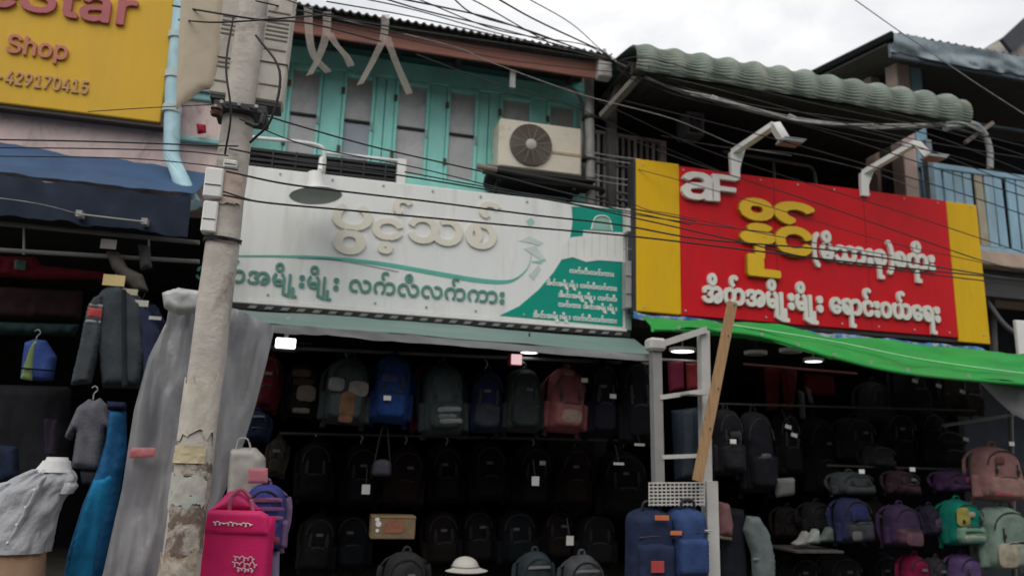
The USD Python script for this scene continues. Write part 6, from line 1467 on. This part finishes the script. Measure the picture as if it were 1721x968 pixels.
for k, (pts, r, w_) in enumerate((
    (((470, -4, yw), (560, 27, -2.2), (700, 62, -1.7), (850, 88, -1.2), (1034, 110, -0.62)), 0.0045, 'thin wire hugging the roof edge from the right meter box to the fascia corner'),
    (((540, 34, -2.0), (700, 70, -1.6), (860, 102, -1.1), (1034, 122, -0.62)), 0.0045, 'thin wire lying over the red brown fascia board'),
    (((1036, 116, -0.65), (1084, 142, -0.9), (1230, 180, -1.3), (1400, 226, -1.5), (1600, 292, -1.5), (1721, 330, -1.5), (1790, 352, -1.5)), 0.006, 'dark wire between the pale cable bundle and the lamp brackets'),
    (((1036, 108, -0.65), (1110, 136, -1.0), (1260, 176, -1.35), (1420, 200, -1.5), (1560, 226, -1.4), (1700, 280, -1.3), (1790, 318, -1.3)), 0.006, 'dark wire running alongside the pale cable bundle'),
    (((1034, 101, -0.62), (1090, 112, -1.2), (1240, 145, -1.5), (1420, 186, -1.6), (1600, 224, -1.5), (1790, 284, -1.4)), 0.005, 'thin wire between the two thin wires before the green roof'),
    (((1036, 113, -0.65), (1130, 158, -1.1), (1280, 192, -1.4), (1420, 214, -1.5), (1540, 246, -1.4), (1680, 300, -1.3), (1790, 345, -1.3)), 0.006, 'dark wire under the pale cable bundle ending over the blue railing'),
    (((1036, 106, -0.65), (1100, 140, -1.0), (1200, 172, -1.3), (1340, 206, -1.45), (1480, 218, -1.4), (1600, 214, -0.9), (1656, 236, -0.6)), 0.006, 'dark cable twisted along the underside of the pale cable bundle'),
    (((986, 160, -0.3), (1060, 196, -0.7), (1180, 250, -1.0), (1330, 300, -1.2), (1500, 352, -1.4), (1721, 425, -1.5), (1790, 446, -1.5)), 0.005, 'wire slanting from the conduit bend over both lamp brackets to the right border'),
    (((402, 200, yw), (520, 246, -2.5), (700, 282, -2.45), (900, 330, -2.35), (1100, 366, -2.25), (1300, 392, -2.15)), 0.0045, 'thin wire from the pole over the white post of the black slatted railing'),
    (((384, 262, yw), (300, 254, -2.4), (150, 250, -2.3), (-60, 248, -2.2)), 0.0045, 'thin wire sagging below the wire that crosses the pink wall'),
    (((430, 60, -2.7), (470, 120, -2.75), (456, 200, -2.72), (420, 240, -2.6)), 0.009, 'thick black cable looping down the right meter box'),
    (((392, 30, -2.68), (380, 110, -2.72), (388, 190, -2.7), (378, 260, -2.62)), 0.007, 'black cable running down the left meter box past the clamp'),
    (((290, 10, -2.3), (360, 22, -2.55), (440, 34, -2.6), (520, 40, -2.4), (640, 70, -2.0)), 0.007, 'upper black wire crossing the meter boxes'),
    (((300, 34, -2.3), (370, 38, -2.75), (490, 30, -2.75), (560, 24, -2.6)), 0.006, 'lower black wire crossing the meter boxes'),
    (((880, -6, -2.5), (960, 40, -1.8), (1010, 84, -0.9), (1036, 101, -0.62)), 0.005, 'steep grey wire nearest to the green roof in the sky'),
    (((590, -6, -2.5), (700, 18, -2.0), (850, 60, -1.3), (1036, 104, -0.62)), 0.005, 'thin long wire in the sky between the lowest two'),
    (((1000, 268, -0.6), (1130, 300, -0.95), (1300, 350, -1.3), (1480, 404, -1.45), (1644, 440, -1.5), (1790, 474, -1.6)), 0.004, 'thin second wire crossing the middle of the red sign'))):
    wire(pts, r, w_, GREY_CABLE if 'grey' in w_ else CABLE)
s = Thing('cable_bundle', 'loose bundle of weathered pale cables sagging below the green roof to the bent pipe', 'cables')
for k, m in enumerate(BUN):
    s.part('cable', m, GREY_CABLE if k != 3 else CABLE, smooth=60)
for (x_, y_, d_) in ((1200, 166, -1.3), (1330, 198, -1.5), (1470, 213, -1.45)):
    q = at(x_, y_, d_)
    s.part('tie', tube([q + [-0.03, 0, 0.008], q + [0.03, 0, -0.008]], 0.026, 8), GREY_CABLE, smooth=60)
s.done()
wire([(1034, 104, -0.62), (1085, 97, -1.3), (1200, 126, -1.5), (1400, 168, -1.6), (1560, 206, -1.5), (1721, 246, -1.3), (1790, 262, -1.3)], 0.005, 'upper thin wire over the shadowed face of the green roof')
wire([(1040, 112, -0.7), (1200, 149, -1.45), (1380, 198, -1.55), (1544, 236, -1.5), (1721, 266, -1.3), (1790, 276, -1.3)], 0.005, 'lower thin wire under the green roof above the lamp brackets')
wire([(1040, 118, -0.7), (1120, 145, -1.2), (1300, 196, -1.5), (1450, 232, -1.5), (1600, 262, -1.3), (1721, 300, -1.2), (1790, 320, -1.2)], 0.0045, 'thin wire passing the blue railing top rail')
wire([(1050, 170, -0.8), (1200, 207, -1.2), (1360, 250, -1.4), (1544, 303, -1.5), (1660, 340, -1.5), (1790, 385, -1.5)], 0.006, 'wire passing behind both lamp brackets in front of the dark balcony')
wire([(1110, 228, -0.3), (1220, 248, -0.5), (1330, 258, -0.6), (1450, 285, -0.6), (1545, 318, -0.5)], 0.004, 'faint wire in the dark balcony above the handrail', GREY_CABLE)
wire([(1428, -6, -2.5), (1510, 52, -2.2), (1555, 82, -2.0), (1640, 140, -1.9), (1721, 192, -1.8), (1790, 236, -1.8)], 0.005, 'wire falling across the sky to the blue shophouse roof', GREY_CABLE)
for k, (y0_, y1_) in enumerate(((255, 268), (262, 277), (291, 305), (300, 314))):
    wire([(985, y0_, -0.45), (1030, (y0_ + y1_) / 2 + 1, -0.5), (1076, y1_, -0.78)], 0.005, 'pale wire before the grey bar grille, number %s from the top' % ('one', 'two', 'three', 'four')[k], GREY_CABLE, 'pale wires before the bar grille')
s = Thing('meter_stack', 'stack of small white boxes and wires on the wall edge between the two signs', 'fuse box')
for k, (x0_, y0_, x1_, y1_, c_) in enumerate(((1060, 310, 1076, 345, (0.62, 0.52, 0.46)), (1052, 350, 1070, 392, (0.6, 0.58, 0.56)), (1058, 395, 1072, 440, (0.35, 0.34, 0.34)), (1050, 440, 1066, 520, (0.3, 0.3, 0.3)))):
    a_, c2 = at(x0_, y0_, -0.7), at(x1_, y1_, -0.7)
    s.part('box', box(a_[0], c2[0], -0.72 - 0.008 * k, -0.63, c2[2], a_[2], 0.005), look('fuse_%d' % k, c_, var=0.12))
for y_ in (418, 462, 492):
    a_, c2 = at(1048, y_, -0.75), at(1078, y_ + 3, -0.75)
    s.part('wire', tube([a_, c2], 0.005, 6), GREY_CABLE)
s.done()
